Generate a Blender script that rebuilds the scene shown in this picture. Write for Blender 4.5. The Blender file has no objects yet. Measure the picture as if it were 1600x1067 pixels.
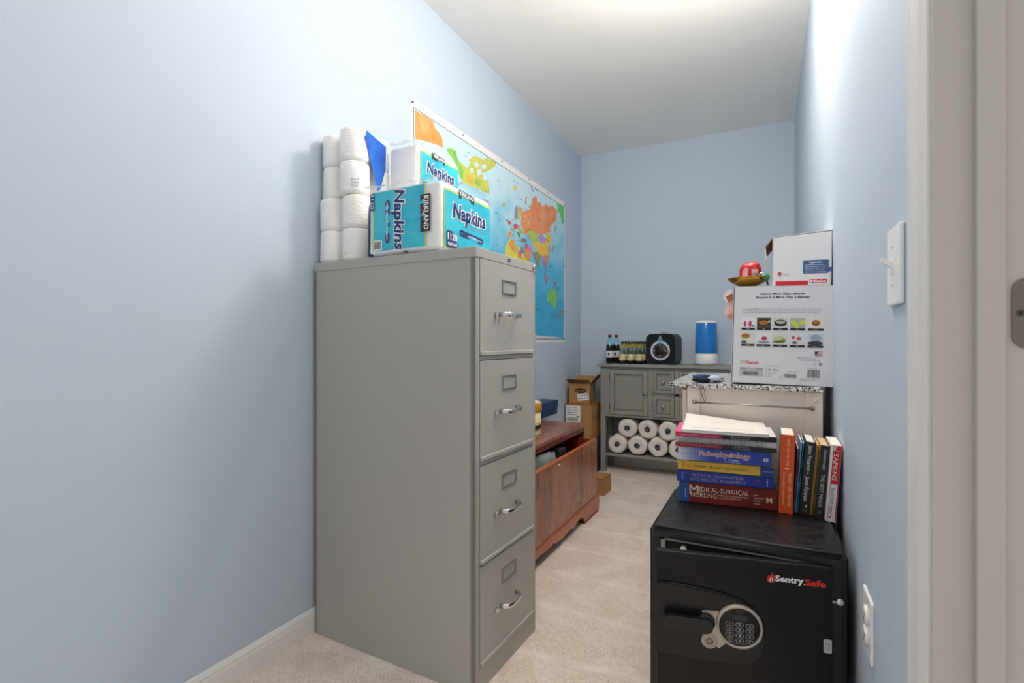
import bpy, bmesh, math, random
from mathutils import Matrix, Vector
random.seed(7)
R = math.radians
COL = bpy.context.scene.collection
SC = bpy.context.scene

# ------------------------------------------------------------------ camera
XL, XR, YB, YF, ZC = -1.471, 0.183, 4.281, -0.75, 2.682   # room shell
cd = bpy.data.cameras.new('camera'); cam = bpy.data.objects.new('camera', cd); COL.objects.link(cam)
cd.sensor_width = 36; cd.lens = 793/1600*36; cd.clip_start = .02
cam.location = (0, 0, 1.05); cam.rotation_euler = (R(90), 0, math.atan(398/793))
SC.camera = cam
# ------------------------------------------------------------------ light and exposure
W = bpy.data.worlds.new('world'); SC.world = W; W.use_nodes = True
W.node_tree.nodes['Background'].inputs[0].default_value = (1, .99, .975, 1)
W.node_tree.nodes['Background'].inputs[1].default_value = .62
SC.view_settings.view_transform = 'Standard'; SC.view_settings.look = 'None'
SC.view_settings.gamma = 1; SC.view_settings.use_curve_mapping = False
SC.view_settings.exposure = 0.2
SC.cycles.max_bounces = 16; SC.cycles.diffuse_bounces = 10; SC.cycles.transparent_max_bounces = 24
def lamp(name, kind, loc, energy, color=(1, 1, 1), rot=(0, 0, 0), **k):
    l = bpy.data.lights.new(name, kind); l.energy = energy; l.color = color
    for a, b in k.items(): setattr(l, a, b)
    o = bpy.data.objects.new(name, l); COL.objects.link(o); o.location = loc; o.rotation_euler = rot
    return o
# (the ceiling globe further down and a second, added globe light the room)

# ------------------------------------------------------------------ materials
def lin(h):
    h = h.lstrip('#'); out = []
    for i in (0, 2, 4):
        c = int(h[i:i+2], 16)/255
        out.append(c/12.92 if c <= .04045 else ((c+.055)/1.055)**2.4)
    return (*out, 1)
MC = {}
def C(h, rough=.55, metal=0, spec=.5, bump=0, bscale=60, alpha=1, trans=0, coat=0, emis=0, var=None, vscale=8, stretch=None, ior=1.45):
    key = (h, rough, metal, spec, bump, bscale, alpha, trans, coat, emis, var, vscale, stretch, ior)
    if key in MC: return MC[key]
    m = bpy.data.materials.new('paint_' + h.strip('#')); m.use_nodes = True
    nt = m.node_tree; b = nt.nodes['Principled BSDF']
    b.inputs['Base Color'].default_value = lin(h); b.inputs['Roughness'].default_value = rough
    b.inputs['Metallic'].default_value = metal; b.inputs['Specular IOR Level'].default_value = spec
    b.inputs['Alpha'].default_value = alpha; b.inputs['Transmission Weight'].default_value = trans
    b.inputs['Coat Weight'].default_value = coat; b.inputs['IOR'].default_value = ior
    if emis: b.inputs['Emission Color'].default_value = lin(h); b.inputs['Emission Strength'].default_value = emis
    if bump or var:
        tc = nt.nodes.new('ShaderNodeTexCoord'); mp = nt.nodes.new('ShaderNodeMapping')
        nt.links.new(tc.outputs['Object'], mp.inputs[0])
        if stretch: mp.inputs['Scale'].default_value = stretch
        if bump:
            n = nt.nodes.new('ShaderNodeTexNoise'); n.inputs['Scale'].default_value = bscale; n.inputs['Detail'].default_value = 4
            bp = nt.nodes.new('ShaderNodeBump'); bp.inputs['Strength'].default_value = min(1, bump); bp.inputs['Distance'].default_value = .003*max(1, bump)
            nt.links.new(mp.outputs[0], n.inputs[0]); nt.links.new(n.outputs[0], bp.inputs['Height']); nt.links.new(bp.outputs[0], b.inputs['Normal'])
        if var:
            n = nt.nodes.new('ShaderNodeTexNoise'); n.inputs['Scale'].default_value = vscale; n.inputs['Detail'].default_value = 5
            mx = nt.nodes.new('ShaderNodeMix'); mx.data_type = 'RGBA'
            rp = nt.nodes.new('ShaderNodeValToRGB'); rp.color_ramp.elements[0].position = .35; rp.color_ramp.elements[1].position = .68
            mx.inputs['A'].default_value = lin(h); mx.inputs['B'].default_value = lin(var)
            nt.links.new(mp.outputs[0], n.inputs[0]); nt.links.new(n.outputs[0], rp.inputs[0]); nt.links.new(rp.outputs[0], mx.inputs['Factor'])
            nt.links.new(mx.outputs['Result'], b.inputs['Base Color'])
    MC[key] = m
    return m
def film_mat(gl=.12, tint='#ffffff'):
    m = bpy.data.materials.new('clear_film'); m.use_nodes = True; nt = m.node_tree
    for n in list(nt.nodes): nt.nodes.remove(n)
    o = nt.nodes.new('ShaderNodeOutputMaterial'); mx = nt.nodes.new('ShaderNodeMixShader'); t = nt.nodes.new('ShaderNodeBsdfTransparent')
    g = nt.nodes.new('ShaderNodeBsdfPrincipled'); g.inputs['Roughness'].default_value = .15; g.inputs['Base Color'].default_value = lin(tint)
    tc = nt.nodes.new('ShaderNodeTexCoord'); n = nt.nodes.new('ShaderNodeTexNoise'); n.inputs['Scale'].default_value = 28; n.inputs['Distortion'].default_value = 1.5
    bp = nt.nodes.new('ShaderNodeBump'); bp.inputs['Strength'].default_value = 1; bp.inputs['Distance'].default_value = .006
    nt.links.new(tc.outputs['Object'], n.inputs[0]); nt.links.new(n.outputs[0], bp.inputs['Height']); nt.links.new(bp.outputs[0], g.inputs['Normal'])
    t.inputs[0].default_value = lin(tint); mx.inputs[0].default_value = gl
    nt.links.new(t.outputs[0], mx.inputs[1]); nt.links.new(g.outputs[0], mx.inputs[2]); nt.links.new(mx.outputs[0], o.inputs[0])
    return m
def nodes_mat(name, rough=.5):
    m = bpy.data.materials.new(name); m.use_nodes = True; nt = m.node_tree; b = nt.nodes['Principled BSDF']
    b.inputs['Roughness'].default_value = rough
    tc = nt.nodes.new('ShaderNodeTexCoord'); mp = nt.nodes.new('ShaderNodeMapping'); nt.links.new(tc.outputs['Object'], mp.inputs[0])
    return m, nt, b, mp
def ramp(nt, src, stops):
    r = nt.nodes.new('ShaderNodeValToRGB'); e = r.color_ramp.elements
    e[0].position, e[0].color = stops[0][0], lin(stops[0][1]); e[1].position, e[1].color = stops[-1][0], lin(stops[-1][1])
    for p, c in stops[1:-1]: x = e.new(p); x.color = lin(c)
    nt.links.new(src, r.inputs[0]); return r.outputs[0]
def noise(nt, vec, scale, detail=4, dist=0):
    n = nt.nodes.new('ShaderNodeTexNoise'); n.inputs['Scale'].default_value = scale; n.inputs['Detail'].default_value = detail
    n.inputs['Distortion'].default_value = dist; nt.links.new(vec, n.inputs[0]); return n.outputs[0]
def mixc(nt, fac, a, b, mode='MIX'):
    m = nt.nodes.new('ShaderNodeMix'); m.data_type = 'RGBA'; m.blend_type = mode
    for s, k in ((fac, 'Factor'), (a, 'A'), (b, 'B')):
        if isinstance(s, (int, float)): m.inputs[k].default_value = s
        elif isinstance(s, str): m.inputs[k].default_value = lin(s)
        else: nt.links.new(s, m.inputs[k])
    return m.outputs['Result']
def bump(nt, b, src, dist, st=1):
    n = nt.nodes.new('ShaderNodeBump'); n.inputs['Distance'].default_value = dist; n.inputs['Strength'].default_value = st
    nt.links.new(src, n.inputs['Height']); nt.links.new(n.outputs[0], b.inputs['Normal'])
def wood(name, stops, rough=.35, rot=(0, 0, 0), sc=(1, 1, 1), coat=.3):
    m, nt, b, mp = nodes_mat(name, rough); mp.inputs['Scale'].default_value = sc; mp.inputs['Rotation'].default_value = rot
    a = noise(nt, mp.outputs[0], 5, 8, 1.2); g = noise(nt, mp.outputs[0], 40, 3, .5)
    base = ramp(nt, a, stops); out = mixc(nt, .35, base, ramp(nt, g, [(.3, stops[0][1]), (.7, stops[-1][1])]))
    nt.links.new(out, b.inputs['Base Color']); b.inputs['Coat Weight'].default_value = coat
    return m
WALL = C('#bccad8', .62, spec=.3, bump=.12, bscale=220)
CEIL = C('#f9f6f1', .8, spec=.2, bump=.25, bscale=150)
TRIM = C('#e4e1de', .35)
m, nt, b, mp = nodes_mat('carpet', .95)
fine = noise(nt, mp.outputs[0], 190, 3); mid = noise(nt, mp.outputs[0], 60, 4, .5); big = noise(nt, mp.outputs[0], 5.5, 3, .8)
c1 = ramp(nt, fine, [(.33, '#8d7a68'), (.44, '#e2d0c1'), (.66, '#fff6ee')])
c2 = mixc(nt, .5, c1, ramp(nt, mid, [(.3, '#cdb9a7'), (.7, '#f8ebdf')]))
wv = nt.nodes.new('ShaderNodeTexWave'); wv.bands_direction = 'Y'; wv.inputs['Scale'].default_value = 1.1; wv.inputs['Distortion'].default_value = 2.2; wv.inputs['Detail'].default_value = 2; wv.inputs['Detail Scale'].default_value = .7
nt.links.new(mp.outputs[0], wv.inputs[0])
c2 = mixc(nt, ramp(nt, wv.outputs[1], [(.93, '#000000'), (1, '#aaaaaa')]), c2, '#fff6ee')
c3 = mixc(nt, .3, c2, ramp(nt, big, [(.42, '#dccabb'), (.55, '#fbefe4')]))
nt.links.new(c3, b.inputs['Base Color']); b.inputs['Specular IOR Level'].default_value = .1
b.inputs['Sheen Weight'].default_value = .2
ad = nt.nodes.new('ShaderNodeMath'); ad.operation = 'ADD'; nt.links.new(fine, ad.inputs[0]); nt.links.new(mid, ad.inputs[1]); bump(nt, b, ad.outputs[0], .005, 1)
CARPET = m
m, nt, b, mp = nodes_mat('granite', .18)
v = nt.nodes.new('ShaderNodeTexVoronoi'); v.inputs['Scale'].default_value = 260; nt.links.new(mp.outputs[0], v.inputs['Vector'])
sp = noise(nt, mp.outputs[0], 120, 4, 1.5); s2 = noise(nt, mp.outputs[0], 70, 3, 1)
base = ramp(nt, s2, [(.35, '#a9a6a1'), (.55, '#dddad5')])
nt.links.new(mixc(nt, ramp(nt, sp, [(.44, '#ffffff'), (.48, '#000000')]), base, '#1d1d20'), b.inputs['Base Color'])
GRANITE = m
m, nt, b, mp = nodes_mat('safe_black', .42)
b.inputs['Base Color'].default_value = lin('#101012')
sc_ = noise(nt, mp.outputs[0], 14, 8, 2.5); nt.links.new(ramp(nt, sc_, [(.4, '#c0c0c0'), (.7, '#8c8c8c')]), b.inputs['Roughness'])
nt.links.new(mixc(nt, ramp(nt, noise(nt, mp.outputs[0], 9, 9, 3), [(.66, '#000000'), (.78, '#555555')]), '#101012', '#2c2c2e'), b.inputs['Base Color'])
SAFE = m
SAFED = C('#0c0c0d', .36, spec=.4, bump=.06, bscale=300)
def soften(o):
    o.data.polygons.foreach_set('use_smooth', [True]*len(o.data.polygons)); w = o.modifiers.new('wn', 'WEIGHTED_NORMAL'); w.keep_sharp = True; return o
WOODTOP = wood('chest_top_wood', [(.3, '#5a2a1a'), (.5, '#8e5038'), (.7, '#ae7458')], .28, sc=(3, .6, 1))
WOODFRONT = wood('chest_front_wood', [(.3, '#3c190e'), (.47, '#6f351d'), (.58, '#94502c'), (.72, '#ad6a3c')], .26, rot=(.2, 0, 0), sc=(1, .5, .28))
WOODBASE = wood('chest_base_wood', [(.3, '#8e4420'), (.7, '#c06c38')], .35, sc=(1, .5, 2))
REDWOOD = wood('chest_inner_wood', [(.3, '#5c1d12'), (.7, '#8c3320')], .5)
GREYWOOD = wood('grey_painted_wood', [(.3, '#878681'), (.7, '#96958f')], .5, sc=(1, 1, 6), coat=0)
CABG = C('#aaa8a2', .42, spec=.4, bump=.05, bscale=400)
CHROME = C('#d8d8d8', .12, 1)
STEEL = C('#a9a7a3', .28, 1)
WHITE = C('#ececea', .5); BLACK = C('#111113', .45); PAPER = C('#e6e2da', .8)
CARD = C('#b0814f', .75, var='#a27544', vscale=4, bump=.1, bscale=90)
CREAM = C('#e3d6cb', .4, spec=.4)
TISSUE = C('#efedea', .55, bump=1.2, bscale=45, stretch=(1, 1, 3))
TEAL = C('#06aed0', .18, bump=2.5, bscale=16, var='#30c6da', vscale=6)
NAVY = C('#14306f', .3)

# ------------------------------------------------------------------ mesh builder
def T(x=0, y=0, z=0): return Matrix.Translation((x, y, z))
def RZ(a): return Matrix.Rotation(a, 4, 'Z')
def RX(a): return Matrix.Rotation(a, 4, 'X')
def RY(a): return Matrix.Rotation(a, 4, 'Y')
def FR(o, x, y):
    x = Vector(x).normalized(); y = Vector(y); y = (y - x*y.dot(x)).normalized(); z = x.cross(y)
    m = Matrix((x, y, z)).transposed().to_4x4(); m.translation = Vector(o); return m
TC = {}
def text_geo(s, bold, shear):
    k = (s, bold, shear)
    if k in TC: return TC[k]
    cu = bpy.data.curves.new('t', 'FONT'); cu.body = s; cu.size = 1; cu.resolution_u = 2; cu.offset = bold; cu.shear = shear
    cu.fill_mode = 'FRONT'
    o = bpy.data.objects.new('t', cu); COL.objects.link(o)
    dg = bpy.context.evaluated_depsgraph_get(); me = bpy.data.meshes.new_from_object(o.evaluated_get(dg))
    vs = [tuple(v.co) for v in me.vertices]; fs = [tuple(p.vertices) for p in me.polygons]
    bpy.data.objects.remove(o); bpy.data.curves.remove(cu); bpy.data.meshes.remove(me)
    if vs:
        x0 = min(v[0] for v in vs); x1 = max(v[0] for v in vs); y0 = min(v[1] for v in vs); y1 = max(v[1] for v in vs)
    else: x0 = x1 = y0 = y1 = 0
    TC[k] = (vs, fs, x0, x1, y0, y1); return TC[k]
class MB:
    def __init__(s, M=None): s.v = []; s.f = []; s.mi = []; s.sm = []; s.mats = []; s.M = M or Matrix()
    def add(s, vs, fs, mat, M=None, smooth=False):
        X = s.M @ M if M is not None else s.M
        o = len(s.v); s.v += [tuple(X @ Vector(p)) for p in vs]
        if mat not in s.mats: s.mats.append(mat)
        i = s.mats.index(mat)
        for f in fs: s.f.append(tuple(o+k for k in f)); s.mi.append(i); s.sm.append(smooth)
        return s
    def bm(s, b, mat, M=None, smooth=False):
        b.verts.index_update(); s.add([v.co[:] for v in b.verts], [[v.index for v in f.verts] for f in b.faces], mat, M, smooth); b.free(); return s
    def box(s, x0, x1, y0, y1, z0, z1, mat, bev=0, M=None, seg=2, smooth=False):
        b = bmesh.new(); bmesh.ops.create_cube(b, size=1)
        for v in b.verts: v.co = Vector(((x0+x1)/2+v.co.x*(x1-x0), (y0+y1)/2+v.co.y*(y1-y0), (z0+z1)/2+v.co.z*(z1-z0)))
        if bev: bmesh.ops.bevel(b, geom=b.edges[:], offset=bev, segments=seg, affect='EDGES', profile=.5)
        return s.bm(b, mat, M, smooth)
    def lathe(s, prof, mat, M=None, seg=24, smooth=True, cap=True, warp=None):
        vs = []; fs = []; n = len(prof)
        for k in range(seg):
            a = 2*math.pi*k/seg
            for r, z in prof:
                q = r*(warp(a, z) if warp else 1); vs.append((q*math.cos(a), q*math.sin(a), z))
        for k in range(seg):
            for j in range(n-1):
                a = k*n+j; b_ = ((k+1) % seg)*n+j; fs.append((a, b_, b_+1, a+1))
        if cap:
            if prof[0][0] > 1e-5: fs.append(tuple(k*n for k in range(seg))[::-1])
            if prof[-1][0] > 1e-5: fs.append(tuple(k*n+n-1 for k in range(seg)))
        return s.add(vs, fs, mat, M, smooth)
    def tube(s, pts, r, mat, M=None, seg=8, flat=1):
        P = [Vector(p) for p in pts]; vs = []; fs = []; up = Vector((0, 0, 1)); last = None
        for i, p in enumerate(P):
            t = (P[min(i+1, len(P)-1)]-P[max(i-1, 0)]).normalized()
            a = t.cross(up) if last is None else last - t*last.dot(t)
            if a.length < 1e-4: a = t.cross(Vector((1, 0, 0)))
            a.normalize(); last = a; b_ = t.cross(a)
            for k in range(seg): an = 2*math.pi*k/seg; vs.append(p+a*math.cos(an)*r+b_*math.sin(an)*r*flat)
        for i in range(len(P)-1):
            for k in range(seg): fs.append((i*seg+k, i*seg+(k+1) % seg, (i+1)*seg+(k+1) % seg, (i+1)*seg+k))
        fs.append(tuple(range(seg))[::-1]); fs.append(tuple((len(P)-1)*seg+k for k in range(seg)))
        return s.add(vs, fs, mat, M, True)
    def poly(s, pts, mat, M=None, z=0, warp=None):
        w = warp or (lambda x, y: 0)
        return s.add([(x, y, z+w(x, y)) for x, y in pts], [tuple(range(len(pts)))], mat, M)
    def rect(s, x0, x1, y0, y1, mat, M=None, z=0, warp=None): return s.poly([(x0, y0), (x1, y0), (x1, y1), (x0, y1)], mat, M, z, warp)
    def grid(s, x0, x1, y0, y1, nx, ny, mat, M=None, z=0, warp=None, smooth=True):
        vs = [(x0+(x1-x0)*i/nx, y0+(y1-y0)*j/ny) for j in range(ny+1) for i in range(nx+1)]
        vs = [(x, y, z+(warp(x, y) if warp else 0)) for x, y in vs]
        fs = [(j*(nx+1)+i, j*(nx+1)+i+1, (j+1)*(nx+1)+i+1, (j+1)*(nx+1)+i) for j in range(ny) for i in range(nx)]
        return s.add(vs, fs, mat, M, smooth)
    def ell(s, cx, cy, rx, ry, mat, M=None, z=0, n=20, warp=None): return s.poly([(cx+rx*math.cos(2*math.pi*k/n), cy+ry*math.sin(2*math.pi*k/n)) for k in range(n)], mat, M, z, warp)
    def ring(s, cx, cy, r0, r1, mat, M=None, z=0, n=32):
        vs = [(cx+r*math.cos(2*math.pi*k/n), cy+r*math.sin(2*math.pi*k/n), z) for k in range(n) for r in (r0, r1)]
        return s.add(vs, [(2*k, 2*k+1, (2*k+3) % (2*n), (2*k+2) % (2*n)) for k in range(n)], mat, M)
    def prism(s, pts, z0, z1, mat, M=None, smooth=False):
        n = len(pts); vs = [(x, y, z0) for x, y in pts]+[(x, y, z1) for x, y in pts]
        fs = [tuple(range(n))[::-1], tuple(range(n, 2*n))]+[(i, (i+1) % n, n+(i+1) % n, n+i) for i in range(n)]
        return s.add(vs, fs, mat, M, smooth)
    def rrect(s, x0, x1, y0, y1, r, mat, M=None, z=0, z1=None):
        P = []
        for cx, cy, a0 in ((x1-r, y1-r, 0), (x0+r, y1-r, 90), (x0+r, y0+r, 180), (x1-r, y0+r, 270)):
            for k in range(6): a = R(a0+18*k); P.append((cx+r*math.cos(a), cy+r*math.sin(a)))
        return s.poly(P, mat, M, z) if z1 is None else s.prism(P, z, z1, mat, M)
    def text(s, t, x, y, mat, M=None, h=None, w=None, z=0, bold=0, shear=0, al='l', vc=True, warp=None, ang=0):
        """x,y anchor (vertical centre); h = cap height; w = stretch to this width"""
        vs, fs, x0, x1, y0, y1 = text_geo(t, bold, shear)
        if not vs: return s
        hh = text_geo('H', 0, 0); cap = hh[5]-hh[4]
        sy = (h/cap) if h else w/(x1-x0); sx = (w/(x1-x0)) if w else sy
        if al == 'c': ox = -(x0+x1)/2
        elif al == 'r': ox = -x1
        else: ox = -x0
        ca, sa = math.cos(ang), math.sin(ang); out = []
        for p in vs:
            a = (p[0]+ox)*sx; b_ = (p[1]-cap/2)*sy
            X = x+a*ca-b_*sa; Y = y+a*sa+b_*ca; out.append((X, Y, z+(warp(X, Y) if warp else 0)))
        return s.add(out, fs, mat, M)
    def barcode(s, x0, x1, y0, y1, mat, M=None, z=0, n=22):
        rnd = random.Random(int(x0*9999)+n); x = x0; st = (x1-x0)/n
        while x < x1-st*.3:
            w = st*rnd.choice((.35, .55, .8)); s.rect(x, min(x+w, x1), y0, y1, mat, M, z); x += w+st*rnd.choice((.35, .5, .7))
        return s
    def lines(s, x0, x1, y0, dy, n, mat, M=None, z=0, th=.3, ragged=.15):
        rnd = random.Random(n*7+int(abs(x0)*1000))
        for k in range(n):
            y = y0-dy*k; x = x0; xe = x1-(x1-x0)*rnd.random()*ragged
            while x < xe:
                w = min(dy*rnd.uniform(.8, 2.4), xe-x); s.rect(x, x+w, y-dy*th/2, y+dy*th/2, mat, M, z); x += w+dy*.35
        return s
    def build(s, name, parent=None, loc=None, rz=0, stuff=False):
        me = bpy.data.meshes.new(name); me.from_pydata(s.v, [], s.f)
        for m_ in s.mats: me.materials.append(m_)
        me.polygons.foreach_set('material_index', s.mi); me.polygons.foreach_set('use_smooth', s.sm); me.update()
        o = bpy.data.objects.new(name, me); COL.objects.link(o)
        if parent: o.parent = parent
        if loc: o.location = loc
        if rz: o.rotation_euler = (0, 0, rz)
        return o
def tag(o, label=None, cat=None, group=None, kind=None):
    for k, v_ in (('label', label), ('category', cat), ('group', group), ('kind', kind)):
        if v_: o[k] = v_
    return o
def thing(name, loc, label, cat, rz=0, group=None):
    o = bpy.data.objects.new(name, None); COL.objects.link(o); o.location = loc; o.rotation_euler = (0, 0, rz); o.empty_display_size = .05
    return tag(o, label, cat, group)
def struct(o, label=None): o['kind'] = 'structure'; (label and o.__setitem__('label', label)); return o
def dup(o, loc=None, label=None, rz=None):
    c = o.copy(); COL.objects.link(c)
    if loc: c.location = loc
    if label: c['label'] = label
    if rz is not None: c.rotation_euler = (0, 0, rz)
    for ch in list(o.children):
        d = ch.copy(); COL.objects.link(d); d.parent = c
        for g in list(ch.children): e = g.copy(); COL.objects.link(e); e.parent = d
    return c

# ------------------------------------------------------------------ room shell
struct(MB().box(XL-.1, 1.4, YF-.1, YB+.1, -.1, 0, CARPET).build('floor'), 'beige carpet floor')
struct(MB().box(XL-.1, XR+.12, YF-.1, YB+.1, ZC, ZC+.1, CEIL).build('ceiling'), 'white ceiling')
struct(MB().box(XL-.1, XL, YF-.1, YB+.1, 0, ZC, WALL).build('wall_left'), 'long light blue wall on the left')
struct(MB().box(XL, XR+.12, YB, YB+.1, 0, ZC, WALL).build('wall_back'), 'light blue back wall')
DY0, DY1, DH = -.04, .7935, 2.06
mb = MB(); mb.box(XR, XR+.117, DY1+.018, YB, 0, ZC, WALL); mb.box(XR, XR+.117, YF, DY0-.018, 0, ZC, WALL); mb.box(XR, XR+.117, DY0-.018, DY1+.018, DH+.018, ZC, WALL)
struct(mb.build('wall_right'), 'light blue wall on the right with the doorway')
def baseboard(name, p0, p1, nrm, label=None):
    p0 = Vector(p0); p1 = Vector(p1); L = (p1-p0).length
    prof = [(0, 0), (.013, 0), (.013, .06), (.011, .064), (.011, .072), (.005, .083), (0, .086)]
    M_ = FR(p0, nrm, (0, 0, 1)); b_ = MB(); d = (p1-p0).normalized(); zax = Vector(nrm).cross(Vector((0, 0, 1)))
    sgn = 1 if d.dot(zax) > 0 else -1
    b_.prism(prof, 0, sgn*L, TRIM, M_); return struct(b_.build(name), label)
baseboard('baseboard_left', (XL, YF, 0), (XL, YB, 0), (1, 0, 0))
baseboard('baseboard_back', (XL+.013, YB, 0), (XR, YB, 0), (0, -1, 0))
baseboard('baseboard_right', (XR, .857, 0), (XR, YB-.013, 0), (-1, 0, 0))
# door casing (room side), jamb, stop
cas = [(.0065, 0), (.0125, .0), (.062, .0), (.062, .0125), (.056, .0135), (.050, .012), (.030, .0095), (.026, .0108), (.020, .0098), (.0075, .0045), (.0065, .0035)]
b_ = MB(); M_ = FR((XR, DY1, 0), (0, 1, 0), (-1, 0, 0))
b_.prism(cas, 0, DH+.062, TRIM, M_)
b_.prism(cas, -(DH+.062), 0, TRIM, FR((XR, DY0, 0), (0, -1, 0), (-1, 0, 0)))
b_.prism(cas, -(DY1-DY0+.12), 0, TRIM, FR((XR, DY0-.06, DH), (0, 0, 1), (-1, 0, 0)))
struct(b_.build('trim_1'), 'white moulded door casing')
JAMB = C('#c4bfb8', .45)
b_ = MB(); b_.box(XR, XR+.117, DY1, DY1+.018, 0, DH, JAMB, .001); b_.box(XR, XR+.117, DY0-.018, DY0, 0, DH, JAMB); b_.box(XR, XR+.117, DY0, DY1, DH, DH+.018, JAMB)
jamb = struct(b_.build('trim_2'), 'door jamb')
b_ = MB(); b_.box(.2225, .2479, DY1-.011, DY1, 0, DH, JAMB, .0015); b_.box(.2225, .2479, DY0, DY0+.011, 0, DH, JAMB, .0015)
struct(b_.build('trim_3'), 'door stop')
b_ = MB(FR((.276, DY1-.0002, 1.083), (1, 0, 0), (0, 0, 1))); SPM = C('#7d756c', .4, .8)
b_.rrect(-.02, .02, -.041, .041, .014, SPM, z=0, z1=.002)
b_.ell(-.0125, 0, .0046, .0046, C('#5d564f', .4, .6), z=.0023, n=16); b_.rect(-.0155, -.0095, -.0005, .0005, BLACK, z=.0026, M=T(-.0125, 0, 0) @ RZ(R(45)) @ T(.0125, 0, 0)); b_.rect(-.0155, -.0095, -.0005, .0005, BLACK, z=.0026, M=T(-.0125, 0, 0) @ RZ(R(-45)) @ T(.0125, 0, 0))
b_.rrect(.0, .012, -.02, .02, .003, BLACK, z=.0022)
sp_ = b_.build('strike_plate', jamb); sp_['label'] = 'satin steel strike plate'

# ceiling light (just above the frame)
cl = thing('ceiling_light', (-.45, 1.0, ZC), 'semi-flush ceiling light with a round frosted glass globe', 'ceiling light')
MB().lathe([(.0, 0), (.15, 0), (.155, -.01), (.15, -.022), (.13, -.024), (0, -.024)], STEEL, T(0, 0, 0)).build('base', cl)
MB().lathe([(.014, -.02), (.014, -.115)], STEEL).build('stem', cl)
GLOBE_POWER = 20      # the lit globe is the room's lamp
MB().lathe([(.12*math.sin(R(7.5*k)), -.22+.12*math.cos(R(7.5*k))) for k in range(25)][::-1], C('#fff2e6', .4, emis=GLOBE_POWER), cap=False).build('glass_globe', cl)

c2 = dup(cl, (-.22, 1.88, ZC), 'added unseen globe lamp that brightens the back of the room')  # extra globe, not a known fixture, added to brighten the back
for g_ in c2.children:
    if g_.name.startswith('glass_globe'): g_.data = g_.data.copy(); g_.data.materials[0] = C('#fff2e6', .4, emis=66)

# ------------------------------------------------------------------ switch and outlet
sw = thing('light_switch', (XR, .975, 1.168), 'white toggle light switch on the right wall beside the door casing', 'light switch')
Mw = FR((0, 0, 0), (0, 1, 0), (0, 0, 1)) @ Matrix.Scale(-1, 4, (0, 0, 1))
Mw = FR((0, 0, 0), (0, -1, 0), (0, 0, 1))   # z points into the room (-x)
PL = C('#f1efec', .3)
MB(Mw).box(-.045, .045, -.061, .061, 0, .007, PL, .003).build('plate', sw)
b_ = MB(Mw); b_.box(-.006, .006, -.013, .013, .006, .0085, PL, .001); b_.add([(-.0045, -.004, .008), (.0045, -.004, .008), (.0045, .006, .008), (-.0045, .006, .008), (-.0035, .008, .024), (.0035, .008, .024), (.0035, .014, .022), (-.0035, .014, .022)], [(0, 1, 5, 4), (1, 2, 6, 5), (2, 3, 7, 6), (3, 0, 4, 7), (4, 5, 6, 7)], PL)
b_.build('toggle', sw)
for z_ in (-.03, .03): MB(Mw).lathe([(.0035, .0065), (.0035, .0078), (.002, .0085), (0, .0086)], C('#d8d6d2', .3), T(0, z_, 0), 12).build('screw', sw)
ou = thing('wall_outlet', (XR, 1.215, .49), 'white duplex wall outlet beside the black safe', 'outlet')
MB(Mw).box(-.046, .046, -.06, .06, 0, .006, PL, .0025).build('plate', ou)
for z_ in (-.02, .02):
    b_ = MB(Mw @ T(0, z_, 0)); b_.lathe([(.017, .005), (.017, .009), (.0155, .0105), (0, .0105)], PL)
    b_.box(-.0075, -.005, -.004, .005, .0100, .0108, BLACK); b_.box(.005, .0075, -.004, .005, .0100, .0108, BLACK); b_.ell(0, -.009, .0025, .0025, BLACK, z=.0108)
    b_.build('receptacle', ou)
MB(Mw).lathe([(.003, .006), (.003, .0072), (0, .008)], C('#d8d6d2', .3), seg=12).build('screw', ou)

# ------------------------------------------------------------------ world map poster
def mixhex(h, k): return '#'+''.join('%02x' % int(int(h[i:i+2], 16)*k+(255*(1-k) if i == 5 else 225*(1-k))) for i in (1, 3, 5))
mapo = thing('world_map', (XL, 1.883, 1.041), 'colourful world map poster pinned to the left blue wall', 'map')
LM, HM = 2.0, 1.14
b_ = MB(FR((0, 0, 0), (0, 1, 0), (0, 0, 1)))     # poster plane: x along the wall, y up, z into the room
b_.box(0, LM, 0, HM, .0004, .0018, C('#eceae8', .45), M=None)
m, nt, bb, mp = nodes_mat('map_sea', .35)
sx = nt.nodes.new('ShaderNodeSeparateXYZ'); nt.links.new(mp.outputs[0], sx.inputs[0])
mr = nt.nodes.new('ShaderNodeMapRange'); mr.inputs[1].default_value = .25; mr.inputs[2].default_value = 1.05; nt.links.new(sx.outputs[2], mr.inputs[0])
nn = noise(nt, mp.outputs[0], 4, 6, .8)
am = nt.nodes.new('ShaderNodeMath'); am.operation = 'MULTIPLY_ADD'; nt.links.new(nn, am.inputs[0]); am.inputs[1].default_value = .9; nt.links.new(mr.outputs[0], am.inputs[2])
sb = nt.nodes.new('ShaderNodeMath'); sb.operation = 'SUBTRACT'; nt.links.new(am.outputs[0], sb.inputs[0]); sb.inputs[1].default_value = .45
nt.links.new(ramp(nt, sb.outputs[0], [(.0, '#22a8d4'), (.3, '#45b9df'), (.6, '#93d3ea'), (.9, '#cbe9f2')]), bb.inputs['Base Color'])
SEA = m
b_.rect(.021, LM-.021, .024, HM-.04, C('#2a3a55', .4), z=.0021)
b_.rect(.025, LM-.025, .028, HM-.044, SEA, z=.0024)
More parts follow.
